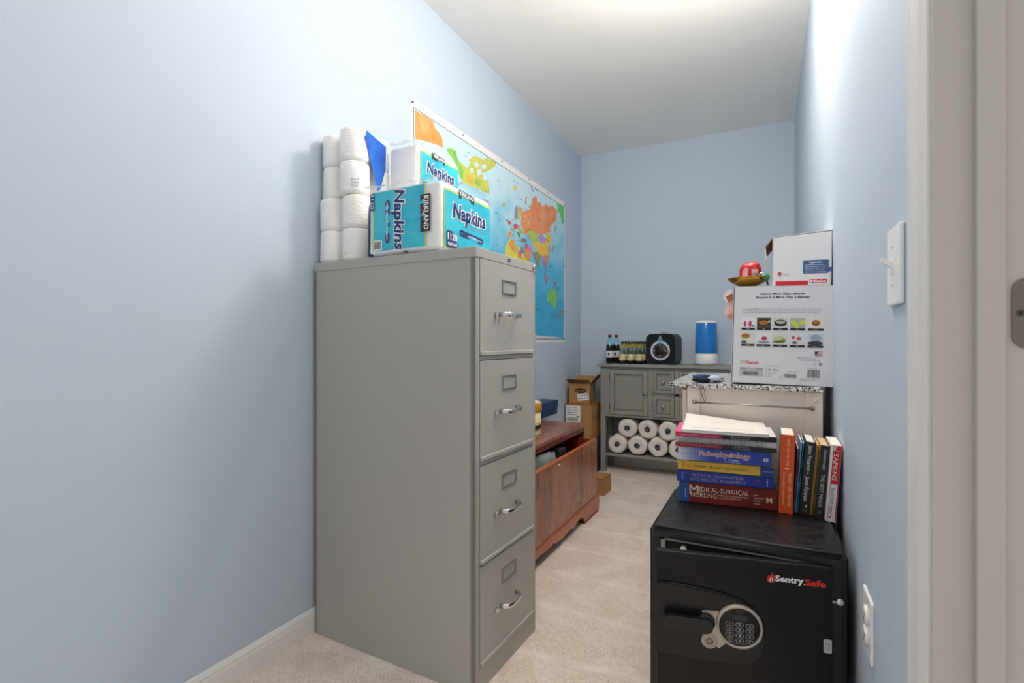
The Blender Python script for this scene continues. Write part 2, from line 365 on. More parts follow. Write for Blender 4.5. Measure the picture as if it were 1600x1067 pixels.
MAP = [
  ('#ee9442', [(1.913, 2.135), (1.94, 2.13), (1.984, 2.136), (2.041, 2.136), (2.063, 2.132), (2.073, 2.109), (2.108, 2.1), (2.139, 2.081), (2.146, 2.03), (2.108, 2.032), (2.026, 2.019), (1.97, 2.008), (1.913, 1.996)], 0),
  ('#f2a55c', [(1.936, 2.112), (1.984, 2.122), (2.026, 2.105), (2.012, 2.065), (1.956, 2.053)], 1),
  ('#7cc242', [(2.175, 2.039), (2.219, 2.057), (2.264, 2.056), (2.281, 2.019), (2.339, 2.005), (2.344, 1.92), (2.303, 1.928), (2.278, 1.976), (2.219, 2.013), (2.186, 2.025)], 0),
  ('#c8cc4a', [(2.278, 2.014), (2.33, 2.006), (2.375, 2.001), (2.412, 2.037), (2.393, 2.051), (2.459, 2.096), (2.558, 2.103), (2.6, 2.132), (2.719, 2.136), (2.69, 2.103), (2.642, 2.073), (2.579, 2.038), (2.528, 2.013), (2.579, 2.007), (2.621, 1.988), (2.625, 1.921), (2.479, 1.918), (2.33, 1.907), (2.339, 1.976)], 0),
  ('#cfe9ee', [(2.44, 2.046), (2.479, 2.068), (2.508, 2.057), (2.469, 2.03)], 1),
  ('#cfe9ee', [(2.528, 2.063), (2.579, 2.089), (2.589, 2.062), (2.538, 2.041)], 1),
  ('#cfe9ee', [(2.479, 2.018), (2.528, 2.043), (2.538, 2.016), (2.488, 1.991)], 1),
  ('#cfe9ee', [(2.402, 2.005), (2.44, 2.021), (2.45, 1.999), (2.412, 1.983)], 1),
  ('#cfe9ee', [(2.558, 2.022), (2.6, 2.013), (2.579, 1.986), (2.538, 1.99)], 1),
  ('#d9b93a', [(2.366, 1.965), (2.421, 1.971), (2.44, 1.937), (2.375, 1.924)], 1),
  ('#9cc243', [(2.459, 1.972), (2.518, 1.974), (2.528, 1.942), (2.469, 1.936)], 1),
  ('#a9b43c', [(2.788, 1.903), (2.819, 1.916), (2.836, 1.904), (2.805, 1.888)], 0),
  ('#d9d24a', [(2.947, 2.062), (2.986, 2.069), (2.973, 2.04), (2.947, 2.045)], 0),
  ('#ee8843', [(3.062, 1.875), (3.058, 1.899), (3.092, 1.926), (3.193, 1.961), (3.209, 1.98), (3.249, 2.057), (3.294, 2.083), (3.324, 2.076), (3.332, 2.049), (3.396, 2.053), (3.428, 2.038), (3.46, 2.05), (3.486, 2.074), (3.557, 2.068), (3.624, 2.089), (3.714, 2.076), (3.704, 2.044), (3.698, 1.997), (3.614, 1.95), (3.566, 1.911), (3.58, 1.877), (3.519, 1.866), (3.41, 1.827), (3.307, 1.818), (3.225, 1.829), (3.161, 1.797), (3.122, 1.77), (3.1, 1.792), (3.058, 1.835)], 0),
  ('#f09856', [(3.085, 1.905), (3.193, 1.949), (3.225, 1.91), (3.209, 1.84), (3.13, 1.824), (3.077, 1.846)], 1),
  ('#f09856', [(3.375, 2.019), (3.482, 2.03), (3.519, 1.974), (3.41, 1.908), (3.341, 1.949)], 1),
  ('#f09856', [(3.557, 2.047), (3.654, 2.055), (3.634, 1.999), (3.557, 1.967)], 1),
  ('#a9c944', [(3.161, 1.797), (3.225, 1.829), (3.307, 1.818), (3.344, 1.81), (3.334, 1.774), (3.257, 1.747), (3.193, 1.757)], 1),
  ('#b58ad0', [(3.341, 1.81), (3.41, 1.828), (3.49, 1.81), (3.45, 1.777), (3.384, 1.769)], 1),
  ('#ecc02c', [(3.254, 1.746), (3.332, 1.775), (3.384, 1.767), (3.446, 1.774), (3.501, 1.811), (3.482, 1.85), (3.519, 1.866), (3.589, 1.856), (3.576, 1.804), (3.529, 1.765), (3.542, 1.718), (3.519, 1.699), (3.393, 1.673), (3.324, 1.696), (3.274, 1.716)], 0),
  ('#e8a23a', [(3.428, 1.685), (3.53, 1.715), (3.542, 1.675), (3.51, 1.641), (3.446, 1.645)], 1),
  ('#8f8450', [(3.257, 1.679), (3.327, 1.692), (3.396, 1.673), (3.372, 1.629), (3.344, 1.573), (3.315, 1.606), (3.257, 1.65)], 1),
  ('#b07aa8', [(3.396, 1.667), (3.437, 1.642), (3.486, 1.617), (3.504, 1.593), (3.464, 1.591), (3.41, 1.633)], 1),
  ('#ee8a34', [(3.107, 1.675), (3.161, 1.692), (3.209, 1.665), (3.218, 1.634), (3.177, 1.607), (3.138, 1.619)], 1),
  ('#d678c2', [(3.158, 1.718), (3.225, 1.709), (3.252, 1.665), (3.209, 1.665), (3.161, 1.69)], 1),
  ('#cc4f86', [(3.112, 1.716), (3.161, 1.717), (3.161, 1.69), (3.118, 1.685)], 1),
  ('#7d7040', [(3.055, 1.729), (3.085, 1.747), (3.146, 1.746), (3.133, 1.726), (3.064, 1.716)], 1),
  ('#e6d838', [(2.832, 1.641), (2.872, 1.687), (2.919, 1.714), (2.961, 1.706), (2.968, 1.684), (3.011, 1.68), (3.052, 1.674), (3.058, 1.623), (3.088, 1.647), (3.122, 1.627), (3.177, 1.605), (3.225, 1.608), (3.177, 1.551), (3.115, 1.456), (3.07, 1.355), (3.025, 1.319), (2.982, 1.379), (2.968, 1.472), (2.913, 1.509), (2.859, 1.551), (2.826, 1.603)], 0),
  ('#f09a3e', [(2.879, 1.676), (2.919, 1.711), (2.957, 1.703), (2.965, 1.666), (3.004, 1.653), (2.968, 1.635), (2.913, 1.645)], 1),
  ('#9ccc46', [(2.968, 1.684), (3.011, 1.68), (3.018, 1.649), (2.975, 1.649)], 1),
  ('#e0607c', [(3.011, 1.645), (3.052, 1.658), (3.055, 1.61), (3.014, 1.607)], 1),
  ('#f0cf3a', [(3.058, 1.636), (3.092, 1.645), (3.127, 1.614), (3.062, 1.611)], 1),
  ('#b06ac0', [(3.047, 1.683), (3.085, 1.679), (3.092, 1.645), (3.058, 1.643)], 1),
  ('#8ac050', [(2.885, 1.554), (2.954, 1.564), (2.968, 1.516), (2.913, 1.515)], 1),
  ('#ee8c3a', [(2.865, 1.745), (2.922, 1.758), (2.913, 1.724), (2.872, 1.71)], 0),
  ('#7cc06a', [(2.902, 1.783), (2.968, 1.785), (2.954, 1.762), (2.906, 1.759)], 0),
  ('#e0407c', [(2.947, 1.812), (2.989, 1.822), (2.991, 1.792), (2.951, 1.782)], 1),
  ('#f0a048', [(2.991, 1.821), (3.037, 1.818), (3.028, 1.796), (2.991, 1.791)], 1),
  ('#9ccc4a', [(3.025, 1.797), (3.094, 1.809), (3.115, 1.787), (3.058, 1.77)], 1),
  ('#8a7a3a', [(2.999, 1.772), (3.025, 1.771), (3.05, 1.744), (3.033, 1.741), (2.997, 1.761)], 1),
  ('#dc4a4a', [(2.869, 1.821), (2.902, 1.82), (2.91, 1.803), (2.872, 1.795)], 0),
  ('#8e86a8', [(2.96, 1.877), (2.975, 1.931), (3.008, 1.951), (3.008, 1.936), (2.994, 1.857), (2.965, 1.84)], 0),
  ('#a6ce58', [(3.005, 1.935), (3.036, 1.913), (3.028, 1.853), (2.994, 1.857)], 1),
  ('#eea050', [(3.03, 1.95), (3.08, 1.937), (3.064, 1.899), (3.033, 1.906)], 1),
  ('#a57c5c', [(3.118, 1.981), (3.133, 2.027), (3.156, 2.051), (3.139, 1.993)], 0),
  ('#a57c5c', [(3.209, 2.133), (3.233, 2.13), (3.274, 2.107), (3.249, 2.104)], 0),
  ('#7fd4dc', [(3.282, 2.136), (3.341, 2.136), (3.349, 2.13), (3.299, 2.117)], 0),
  ('#d9cf4a', [(2.947, 2.063), (2.999, 2.069), (2.979, 2.035), (2.944, 2.034)], 0),
  ('#b8b83c', [(2.804, 1.917), (2.83, 1.918), (2.835, 1.903), (2.813, 1.892), (2.8, 1.901)], 0),
  ('#4cc94a', [(3.71, 2.136), (3.857, 2.136), (3.857, 1.994), (3.818, 2.0), (3.78, 2.057), (3.724, 2.085)], 0),
  ('#c06a4a', [(3.654, 1.964), (3.674, 1.933), (3.688, 1.889), (3.658, 1.918)], 0),
  ('#b07aa0', [(3.595, 1.763), (3.634, 1.792), (3.638, 1.755), (3.605, 1.724)], 0),
  ('#b07aa0', [(3.542, 1.769), (3.564, 1.773), (3.566, 1.722), (3.545, 1.722)], 0),
  ('#8f8450', [(3.275, 1.654), (3.362, 1.667), (3.362, 1.628), (3.342, 1.583), (3.322, 1.603)], 1),
  ('#d08a6a', [(3.424, 1.676), (3.539, 1.694), (3.542, 1.653), (3.475, 1.643)], 1),
  ('#a8688c', [(3.444, 1.64), (3.475, 1.643), (3.492, 1.611), (3.499, 1.579), (3.47, 1.595)], 1),
  ('#a8688c', [(3.441, 1.566), (3.47, 1.55), (3.516, 1.495), (3.495, 1.476), (3.454, 1.518)], 0),
  ('#c0708c', [(3.509, 1.538), (3.551, 1.534), (3.544, 1.51), (3.516, 1.514)], 0),
  ('#c0587c', [(3.634, 1.513), (3.698, 1.508), (3.679, 1.485), (3.638, 1.497)], 0),
  ('#6cc04e', [(3.539, 1.429), (3.583, 1.45), (3.623, 1.469), (3.642, 1.444), (3.675, 1.464), (3.709, 1.402), (3.717, 1.38), (3.679, 1.321), (3.642, 1.298), (3.616, 1.329), (3.541, 1.347), (3.513, 1.345), (3.499, 1.386)], 0),
  ('#6cc04e', [(3.634, 1.294), (3.653, 1.293), (3.642, 1.28)], 0),
  ('#a6783c', [(3.806, 1.309), (3.814, 1.274), (3.755, 1.23), (3.742, 1.242)], 0),
  ('#d8d4d8', [(3.275, 1.102), (3.346, 1.092), (3.431, 1.07), (3.275, 1.07)], 0),
]
# parts of the Americas behind the packs, and Antarctica
MAP += [('#e8b84a', [(2.33, 1.66), (2.62, 1.66), (2.60, 1.55), (2.47, 1.47), (2.36, 1.52)], 0), ('#d9734a', [(2.36, 1.52), (2.47, 1.47), (2.50, 1.40), (2.44, 1.42)], 1), ('#7cc25a', [(2.52, 1.38), (2.66, 1.37), (2.78, 1.28), (2.72, 1.16), (2.62, 1.10), (2.56, 1.22)], 0)]
MAP.append(('#e4e2e0', [(1.93, 1.072), (3.84, 1.072), (3.70, 1.085), (3.2, 1.095), (2.6, 1.082), (2.1, 1.095)], 0))
MAP.sort(key=lambda q: q[2])
for i_, (col_, pts, lev) in enumerate(MAP): b_.poly([(x-1.883, z-1.041) for x, z in pts], C(col_, .4, var=mixhex(col_, .75), vscale=25), z=.0026+.00005*i_)
rnd = random.Random(3)
ink = C('#2b3038', .6)
for _ in range(170):
    x = rnd.uniform(.06, 1.94); y = rnd.uniform(.06, 1.05); w = rnd.uniform(.008, .03); b_.rect(x, x+w, y, y+.003, ink, z=.0068)
for t_, x, y, s_, a_ in (('RUSSIA', 1.60, .765, .012, 0), ('RUSSIA', .075, .93, .012, -.5), ('CANADA', .66, .83, .012, 0), ('CHINA', 1.66, .58, .012, 0), ('AUSTRALIA', 1.70, .21, .010, 0), ('INDIAN OCEAN', 1.38, .24, .010, 0), ('ATLANTIC OCEAN', .92, .52, .010, 0), ('PACIFIC OCEAN', 1.80, .42, .010, 0), ('ARCTIC OCEAN', 1.05, 1.05, .008, 0)):
    b_.text(t_, x, y, ink, h=s_, z=.0070, ang=a_)
prm = b_.build('print', mapo)
b_ = None
for y, z in ((.012, HM-.02), (.45, HM-.014), (.9, HM-.014), (1.3, HM-.014), (1.65, HM-.014), (1.985, HM-.02), (1.99, .62), (1.99, .25), (1.985, .03), (1.38, .008), (.6, .01)):
    MB(FR((0, y, z), (0, 1, 0), (0, 0, 1))).lathe([(.0045, .0018), (.0045, .003), (.002, .0045), (.002, .008), (.004, .0095), (.003, .011), (0, .0112)], C('#4d5156', .3, .6), seg=10).build('push_pin', mapo)

# ------------------------------------------------------------------ filing cabinet
ca = thing('filing_cabinet', (-.767, 1.289, 0), 'tall grey four-drawer steel filing cabinet against the left wall', 'filing cabinet', rz=R(-2.3))
D, WD, HT = .684, .395, 1.331
b_ = MB()
b_.box(-D, 0, .0, .0035, 0, 1.302, CABG); b_.box(-D, 0, WD-.0035, WD, 0, 1.302, CABG); b_.box(-D, -D+.003, 0, WD, 0, 1.302, CABG)
b_.box(-.02, 0, .0, .02, 0, 1.302, CABG, .001); b_.box(-.02, 0, WD-.02, WD, 0, 1.302, CABG, .001)
for z0, z1 in ((0, .074), (.375, .380), (.677, .690), (.994, 1.007), (1.300, 1.303)): b_.box(-.06, -.002, .018, WD-.018, z0, z1, CABG)
b_.box(-.66, -.03, .004, WD-.004, .02, .022, CABG)
b_.build('body', ca)
b_ = MB(); b_.box(-D-.001, .003, -.0025, WD+.0025, 1.300, HT, CABG, .0025)
Mf = FR((0.003, 0, 0), (0, 1, 0), (0, 0, 1))
b_.box(.188, .206, 1.311, 1.321, 0, .001, C('#4a4a48', .4), M=Mf); b_.text('HON', .197, 1.316, C('#bdbdbb'), Mf, h=.005, z=.0012, al='c')
b_.build('top_cap', ca)
MB(Mf).lathe([(.0085, 0), (.0085, .006), (.007, .008), (0, .008)], CHROME, T(.374, 1.316, 0), 18).box(.373, .375, 1.312, 1.320, .0078, .0084, BLACK).build('lock', ca)['label'] = 'chrome key lock'
for z0, z1 in ((1.009, 1.300), (.692, .992), (.382, .675), (.078, .373)):
    b_ = MB(); b_.box(-.018, .002, .0225, .3725, z0, z1, CABG, .0015); 
    b_.box(-.018, .008, .0225, .3725, z0-.001, z0+.011, CABG, .002)
    b_.box(-.55, -.018, .035, .045, z0+.02, z1-.04, CABG); b_.box(-.55, -.018, .35, .36, z0+.02, z1-.04, CABG)
    dr = b_.build('drawer', ca)
    M0 = FR((.002, .197, z1-.075), (0, 1, 0), (0, 0, 1)); b_ = MB(M0)
    for q in ((-.041, .041, .018, .023), (-.041, .041, -.023, -.018), (-.046, -.041, -.023, .023), (.041, .046, -.023, .023)): b_.box(*q, 0, .004, STEEL, .001)
    b_.rect(-.041, .041, -.018, .018, C('#a5a4a0', .5), z=.0007)
    b_.build('label_holder', dr)['label'] = 'chrome label holder'
    M1 = FR((.002, .19, z1-.164), (0, 1, 0), (0, 0, 1)); b_ = MB(M1)
    pts = [(-.052, 0, .0), (-.051, 0, .012), (-.045, 0, .024), (-.033, 0, .031), (0, 0, .034), (.033, 0, .031), (.045, 0, .024), (.051, 0, .012), (.052, 0, 0)]
    b_.tube([(p[0], 0, p[2]) for p in pts], .0075, CHROME, seg=10, flat=.4)
    b_.build('handle', dr)['label'] = 'chrome bow handle'
    b_ = MB(M1); b_.box(-.087, -.071, -.0075, .0075, 0, .012, CHROME, .003); b_.build('thumb_latch', dr)['label'] = 'chrome thumb latch'

# ------------------------------------------------------------------ packs on the cabinet
def roll(b_, x, y, z, r=.052, h=.117, mat=None, seed=0):
    rn = random.Random(seed); ph = rn.random()*6
    wp = lambda a, zz: 1+.012*math.sin(3*a+ph)+.01*math.sin(7*a+zz*90+ph)+.006*math.sin(13*a-zz*200)
    b_.lathe([(.0, .004), (.018, .002), (r*.8, .0), (r*.96, .005), (r, .014), (r*.985, h*.5), (r, h-.014), (r*.96, h-.005), (r*.8, h), (.02, h-.002), (0, h-.006)], mat or TISSUE, T(x, y, z), 36, warp=wp)
FILM = film_mat(.035)
ZT = HT+.0005
def tp_pack(name, label, xs, ys, z, nz, r=.052, film=True):
    cx = sum(xs)/len(xs); t_ = thing(name, (cx, min(ys), z), label, 'toilet paper')
    k = 0
    for x in xs:
        for y in ys:
            for j in range(nz):
                b_ = MB(); roll(b_, 0, 0, 0, r, seed=k); b_.build('roll', t_, (x-cx, y-min(ys), j*.1165)); k += 1
    return t_
lo = tp_pack('toilet_paper_pack', 'lower wrapped pack of toilet rolls standing on the left end of the filing cabinet', (-1.413, -1.305), (1.372, 1.479), ZT, 2)
ua = tp_pack('toilet_paper_pack', 'upper left pair of toilet rolls in film, in the corner against the wall', (-1.416,), (1.385, 1.49), ZT+.2338, 2, .050)
ub = tp_pack('toilet_paper_pack', 'upper front toilet roll pack with a bright blue label', (-1.311,), (1.364, 1.468), ZT+.2338, 2, .0515)
def film_hull(parent, x0, x1, y0, y1, h, top=.0, name='wrap_film'):
    b_ = MB(); b_.box(x0, x1, y0, y1, .001, h, FILM, .03, seg=4, smooth=True); o = b_.build(name, parent); return o
BLUE = C('#1c4fb8', .22, bump=1.5, bscale=18, var='#2e7fe0', vscale=9)
# blue label of upper pack, wrapped on the +x side of the rolls and over the top
Mx = FR((.0, 0, 0), (0, 1, 0), (0, 0, 1))
wb = lambda x, y: .0015*math.sin(40*x+30*y)
b_ = MB(Mx); b_.poly([(.0, .228), (.045, .215), (.105, .205), (.10, .12), (.075, .04), (.06, .03), (.03, .105), (-.002, .2)], BLUE, z=.0535, warp=wb)
b_.poly([(-.002, .2), (.03, .105), (.045, .07), (-.012, .21)], C('#12398f', .3), z=.0525)
tx = C('#30364a', .5)
b_.build('label', ub, (0, 0, 0))['label'] = 'bright blue printed label'
b_ = MB(FR((.037, -.037, 0), (1, .9, 0), (0, 0, 1)))
for i, t_ in enumerate(('WHITE', 'PAPIER', 'DOUX')): b_.text(t_, -.014, .046-.011*i, tx, h=.0058, z=.0025, bold=.01)
b_.build('printed_words', ub)
b_ = MB(FR((.108, -.05, 0), (0, 1, 0), (0, 0, 1))); b_.poly([(.044, .02), (.08, .0), (.08, .19), (.052, .2), (.046, .16)], NAVY, z=.0); b_.build('label', lo)['label'] = 'dark blue printed label'
film_hull(lo, -.108, .108, -.054, .161, .2335); film_hull(ub, -.053, .053, -.053, .157, .236)

def napkin_pack(name, loc, rz, label, wx, wy, h, left_label=True, nx=2):
    """front-left-bottom origin: -y face and +x face are the printed faces"""
    t_ = thing(name, loc, label, 'napkins', rz=rz)
    W_ = C('#eeeeec', .45, bump=1, bscale=30)
    # four pressed stacks as one soft block
    b_ = MB(); g = .004
    for i in range(nx):
        for j in range(2): b_.box(wx*i/nx+g, wx*(i+1)/nx-g/2, wy*j/2+g, wy*(j+1)/2-g/2, .002, h-.006, W_, .016, seg=4, smooth=True)
    b_.build('napkin_stacks', t_)
    wr = lambda a, b2: (lambda x, y: .004*math.sin(math.pi*min(1, max(0, x/a)))*math.sin(math.pi*min(1, max(0, y/b2)))+.0008*math.sin(70*x+25*y)+.0006*math.sin(150*y-40*x))
    lime = C('#b9dc5a', .3); white = C('#f4f4f4', .3); grey = C('#7d9aa8', .4); red = C('#b3202a', .4); blk = C('#15161c', .3)
    def kirk(b_, x, y, s_, ang, wp, z):
        ca_, sa_ = math.cos(ang), math.sin(ang)
        def q(pts): return [(x+px*ca_-py*sa_, y+px*sa_+py*ca_) for px, py in pts]
        b_.poly(q([(-.5*s_, -.16*s_), (.5*s_, -.16*s_), (.5*s_, .16*s_), (-.5*s_, .16*s_)]), blk, z=z, warp=wp)
        b_.text('KIRKLAND', *q([(0, .045*s_)])[0], white, h=.15*s_, w=.9*s_, z=z+.0005, al='c', warp=wp, bold=.02, ang=ang)
        b_.text('Signature', *q([(0, -.1*s_)])[0], red, h=.06*s_, z=z+.0005, al='c', warp=wp, ang=ang)
    def napk(b_, x, y, w, ang, wp, z, hh):
        b_.text('Napkins', x, y, white, h=hh, w=w*1.05, z=z, al='c', warp=wp, bold=.085, shear=.15, ang=ang)
        b_.text('Napkins', x, y, NAVY, h=hh, w=w, z=z+.0008, al='c', warp=wp, bold=.03, shear=.15, ang=ang)
    def pill(b_, x, y, w, hgt, ang, wp, z, txt):
        ca_, sa_ = math.cos(ang), math.sin(ang); P = []
        for k in range(13): a = R(-90+15*k); P.append((w/2-hgt/2+hgt/2*math.cos(a), hgt/2*math.sin(a)))
        for k in range(13): a = R(90+15*k); P.append((-w/2+hgt/2+hgt/2*math.cos(a), hgt/2*math.sin(a)))
        b_.poly([(x+px*ca_-py*sa_, y+px*sa_+py*ca_) for px, py in P], NAVY, z=z, warp=wp)
        b_.text(txt, x, y, white, w=w*.88, h=hgt*.42, z=z+.0006, al='c', warp=wp, ang=ang)
    # +x face
    M_ = FR((wx, 0, 0), (0, 1, 0), (0, 0, 1)); wp = wr(wy, h); b_ = MB(M_)
    b_.grid(.02, wy-.008, .012, h-.028, 18, 14, lime, z=.0006, warp=wp); b_.grid(.024, wy-.008, .018, h-.034, 18, 14, TEAL, z=.0013, warp=wp)
    kirk(b_, wy*.47, h-.03, wy*.3, -.03, wp, .0022)
    napk(b_, wy*.52, h*.60, wy*.66, 0, wp, .0024, h*.20)
    b_.text('EAT LAUGH BRING', wy*.63, h*.43, grey, w=wy*.42, h=h*.035, z=.0024, al='c', warp=wp)
    pill(b_, wy*.56, h*.30, wy*.48, h*.09, -.05, wp, .0024, 'soft, absorbent tissue')
    b_.rrect(.028, .092, .014, .068, .008, NAVY, z=.0035)
    b_.text('1120', .06, .05, white, w=.052, h=.02, z=.0042, al='c', bold=.02); b_.text('NAPKINS', .06, .026, white, w=.05, h=.009, z=.0042, al='c', bold=.02)
    b_.rrect(wy-.022, wy-.008, .012, .045, .003, NAVY, z=.0035)
    b_.build('label_panel', t_)['label'] = 'teal printed front of the pack'
    if left_label:
        M_ = FR((0, 0, 0), (1, 0, 0), (0, 0, 1)); wp = wr(wx, h); b_ = MB(M_)
        b_.grid(.012, wx-.055, .01, h-.012, 18, 14, C('#e9eef0', .3), z=.0004, warp=wp)
        b_.grid(.020, wx-.055, .016, h-.016, 18, 14, lime, z=.0010, warp=wp); b_.grid(.026, wx-.06, .016, h-.016, 18, 14, TEAL, z=.0017, warp=wp)
        a_ = R(-90)
        kirk(b_, wx-.055, h*.53, h*.52, a_, wp, .003)
        napk(b_, wx*.47, h*.49, h*.86, a_, wp, .003, wx*.13)
        b_.text('EAT LAUGH BRING', wx*.385+.012, h*.36, grey, w=h*.45, h=.008, z=.003, al='c', warp=wp, ang=a_)
        pill(b_, wx*.30, h*.48, h*.62, .02, a_, wp, .003, 'soft, absorbent tissue')
        b_.rrect(.012, .032, h-.075, h-.018, .006, NAVY, z=.004); b_.text('1120', .022, h-.046, white, w=.045, h=.013, z=.0046, al='c', ang=a_)
        b_.rect(.028, .064, .018, .052, C('#e8e8e8'), z=.0035); b_.barcode(.031, .061, .022, .048, C('#333333'), z=.0042, n=12)
        b_.lines(.013, .018, h-.09, .006, 16, C('#8a9298'), z=.003)
        b_.build('side_label', t_)['label'] = 'teal printed side of the pack'
    # crumpled clear film round the pack
    b_ = MB(); b_.box(-.003, wx+.006, -.006, wy+.003, 0, h+.004, FILM, .012, seg=3, smooth=True)
    rn = random.Random(5)
    P = [(-.003+(wx+.009)*k/14, -.006-.004*rn.random(), h-.004+.012*rn.random()) for k in range(15)]
    b_.add([(x, y-.012, z-.004) for x, y, z in P]+[(x, y+.03, z+.004*rn.random()) for x, y, z in P], [(k, k+1, 16+k, 15+k) for k in range(14)], C('#d5eef0', .2, alpha=.5), smooth=True)
    b_.build('plastic_film', t_)
    return t_
napkin_pack('napkin_pack', (-1.192, 1.302, ZT), R(-1.5), 'lower turquoise napkin pack in front on top of the filing cabinet', .296, .305, .226)
napkin_pack('napkin_pack', (-1.256, 1.475, ZT+.2365), R(-1), 'upper white and turquoise napkin pack resting behind the lower one', .135, .27, .205, left_label=False, nx=1)

# ------------------------------------------------------------------ wooden chest
ch = thing('wooden_chest', (-1.02, 1.96, 0), 'reddish brown wooden chest with pulled out front behind the filing cabinet', 'chest')
X0 = XL+.016+1.02; L_ = 3.07-1.96
MB().box(X0, -.002, 0, L_, .512, .535, WOODTOP, .004).build('top', ch)
b_ = MB(); b_.box(X0+.006, X0+.02, .004, L_-.006, .09, .512, REDWOOD); b_.box(X0+.006, -.01, .004, .022, .09, .512, REDWOOD)
b_.box(X0+.006, -.006, L_-.024, L_-.004, .09, .512, REDWOOD, .002); b_.box(X0+.006, .04, .01, L_-.01, .09, .10, REDWOOD); b_.box(-.03, -.008, .02, L_-.02, .485, .512, REDWOOD)
b_.build('case', ch)
b_ = MB(); b_.box(.062, .083, 0, L_-.30, .104, .450, WOODFRONT, .001)
WOODSIDE = wood('chest_side_veneer', [(.3, '#5a2812'), (.5, '#96502a'), (.72, '#bd7c4a')], .28, rot=(-.6, 0, 0), sc=(1, 2.2, .7))
b_.box(.062, .083, L_-.2999, L_-.035, .104, .450, WOODSIDE, .001); b_.box(.0615, .0835, 0, L_-.035, .449, .4515, C('#b5622e', .35), .001)
Mp = FR((.083, 0, 0), (0, 1, 0), (0, 0, 1))
fp = b_.build('front_panel', ch)
MB(Mp).lathe([(.006, 0), (.006, .002), (.003, .006), (0, .007)], C('#d9d4cc', .3), T(.43, .428, 0), 12).build('lock_button', fp)['label'] = 'pale lock button'
b_ = MB(); b_.box(-.35, .062, L_-.053, L_-.036, .11, .448, REDWOOD, .002); b_.box(-.35, .062, .01, .028, .11, .448, REDWOOD); b_.box(-.37, .062, .02, L_-.05, .11, .12, REDWOOD); b_.box(-.37, -.36, .02, L_-.05, .11, .44, REDWOOD)
b_.build('drawer_box', ch)
ap = [(1.117, .10), (1.117, .05), (1.107, .012), (.845, .012), (.83, .022), (.80, .05), (.75, .058), (.71, .053), (.67, .044), (.62, .043), (.585, .051), (.55, .046), (.47, .041), (.375, .05), (.36, .064), (.323, .054), (.256, .056), (.2, .062), (.13, .061), (.1, .02), (.0, .012), (0, .1)]
b_ = MB(); Ma = FR((.06, 0, 0), (0, 1, 0), (0, 0, 1)); b_.prism([(x, z) for x, z in ap], 0, .026, WOODBASE, Ma); b_.box(.06, .09, 0, 1.117, .09, .103, WOODBASE, .004)
b_.box(X0+.006, .06, L_-.02, L_+.004, .0, .1, WOODBASE); b_.box(X0+.006, .06, 0, .02, .0, .1, WOODBASE)
b_.build('base_apron', ch)
b_ = MB(); b_.box(.0, .085, .84, 1.105, 0, .014, C('#5a3320', .6), .003)
for k in range(12): b_.box(.084, .088, .845+.0215*k, .855+.0215*k, 0, .013, C('#8a5636', .6))
b_.build('foot', ch)
# things in and on the chest
b_ = MB(); M_ = T(-1.06, 2.40, .400) @ RZ(R(80)) @ RX(R(-12))
gm = C('#aab4ae', .15, alpha=.85, bump=2.5, bscale=22, var='#5e6a66', vscale=12)
P = [(-.18, .0), (-.17, .05), (.1, .055), (.16, .03), (.17, -.01), (.12, -.045), (-.16, -.04)]
b_.prism(P, 0, .055, gm, M_); b_.box(-.17, .1, -.03, .04, .054, .062, C('#8e9690', .2), .003, M_)
o = b_.build('plastic_bag_of_papers'); tag(o, 'grey clear plastic bag lying in the pulled out chest drawer', 'bag')
b_ = MB(M_); 
tag(MB(M_ @ T(.2, -.01, .0)).box(-.03, .035, -.04, .04, -.01, .065, C('#1a1a1c', .3, bump=2, bscale=40), .012, seg=3).build('black_pouch'), 'small shiny black pouch at the end of the plastic bag in the chest', 'pouch')
MB_box = thing('plastic_storage_box', (-1.17, 2.50, .11), 'dark storage box standing inside the chest drawer', 'box')
MB().box(-.14, .14, -.36, .4, .012, .262, C('#1c1f20', .5), .006).build('body', MB_box); MB().box(-.145, .145, -.365, .405, .255, .272, C('#252a2b', .5), .004).build('lid', MB_box)

tin = thing('round_tin', (-1.19, 2.50, .535), 'round cream and mustard striped tin on the chest beside the cabinet', 'tin')
CRM = C('#e3d09a', .4); MUS = C('#b98324', .35)
b_ = MB(); b_.lathe([(0, 0), (.097, 0), (.1, .004), (.1, .145), (0, .145)], CRM, seg=48)
b_.lathe([(.1004, .045), (.1007, .046), (.1007, .068), (.1004, .069)], C('#25212a', .4), seg=48, cap=False)
for z_ in (.038, .075, .012): b_.lathe([(.1002, z_), (.1006, z_+.0005), (.1006, z_+.003), (.1002, z_+.0035)], C('#5a4220', .4), seg=48, cap=False)
b_.build('body', tin)
b_ = MB(); b_.lathe([(.1035, .137), (.105, .14), (.105, .185), (.102, .188), (.098, .187)], MUS, seg=48, cap=False); b_.lathe([(0, .186), (.099, .187)], C('#efe9d8', .4), seg=48, cap=False)
b_.build('lid', tin)
bb_ = thing('shoe_box', (-1.40, 2.95, .535), 'dark blue lidded box on the chest behind the round tin', 'box')
b_ = MB(); b_.box(-.055, .062, -.25, .44, .001, .07, C('#12305a', .5), .002); b_.build('body', bb_)
b_ = MB(); b_.box(-.059, .066, -.254, .444, .048, .1, C('#163c6c', .45), .003); b_.build('lid', bb_)

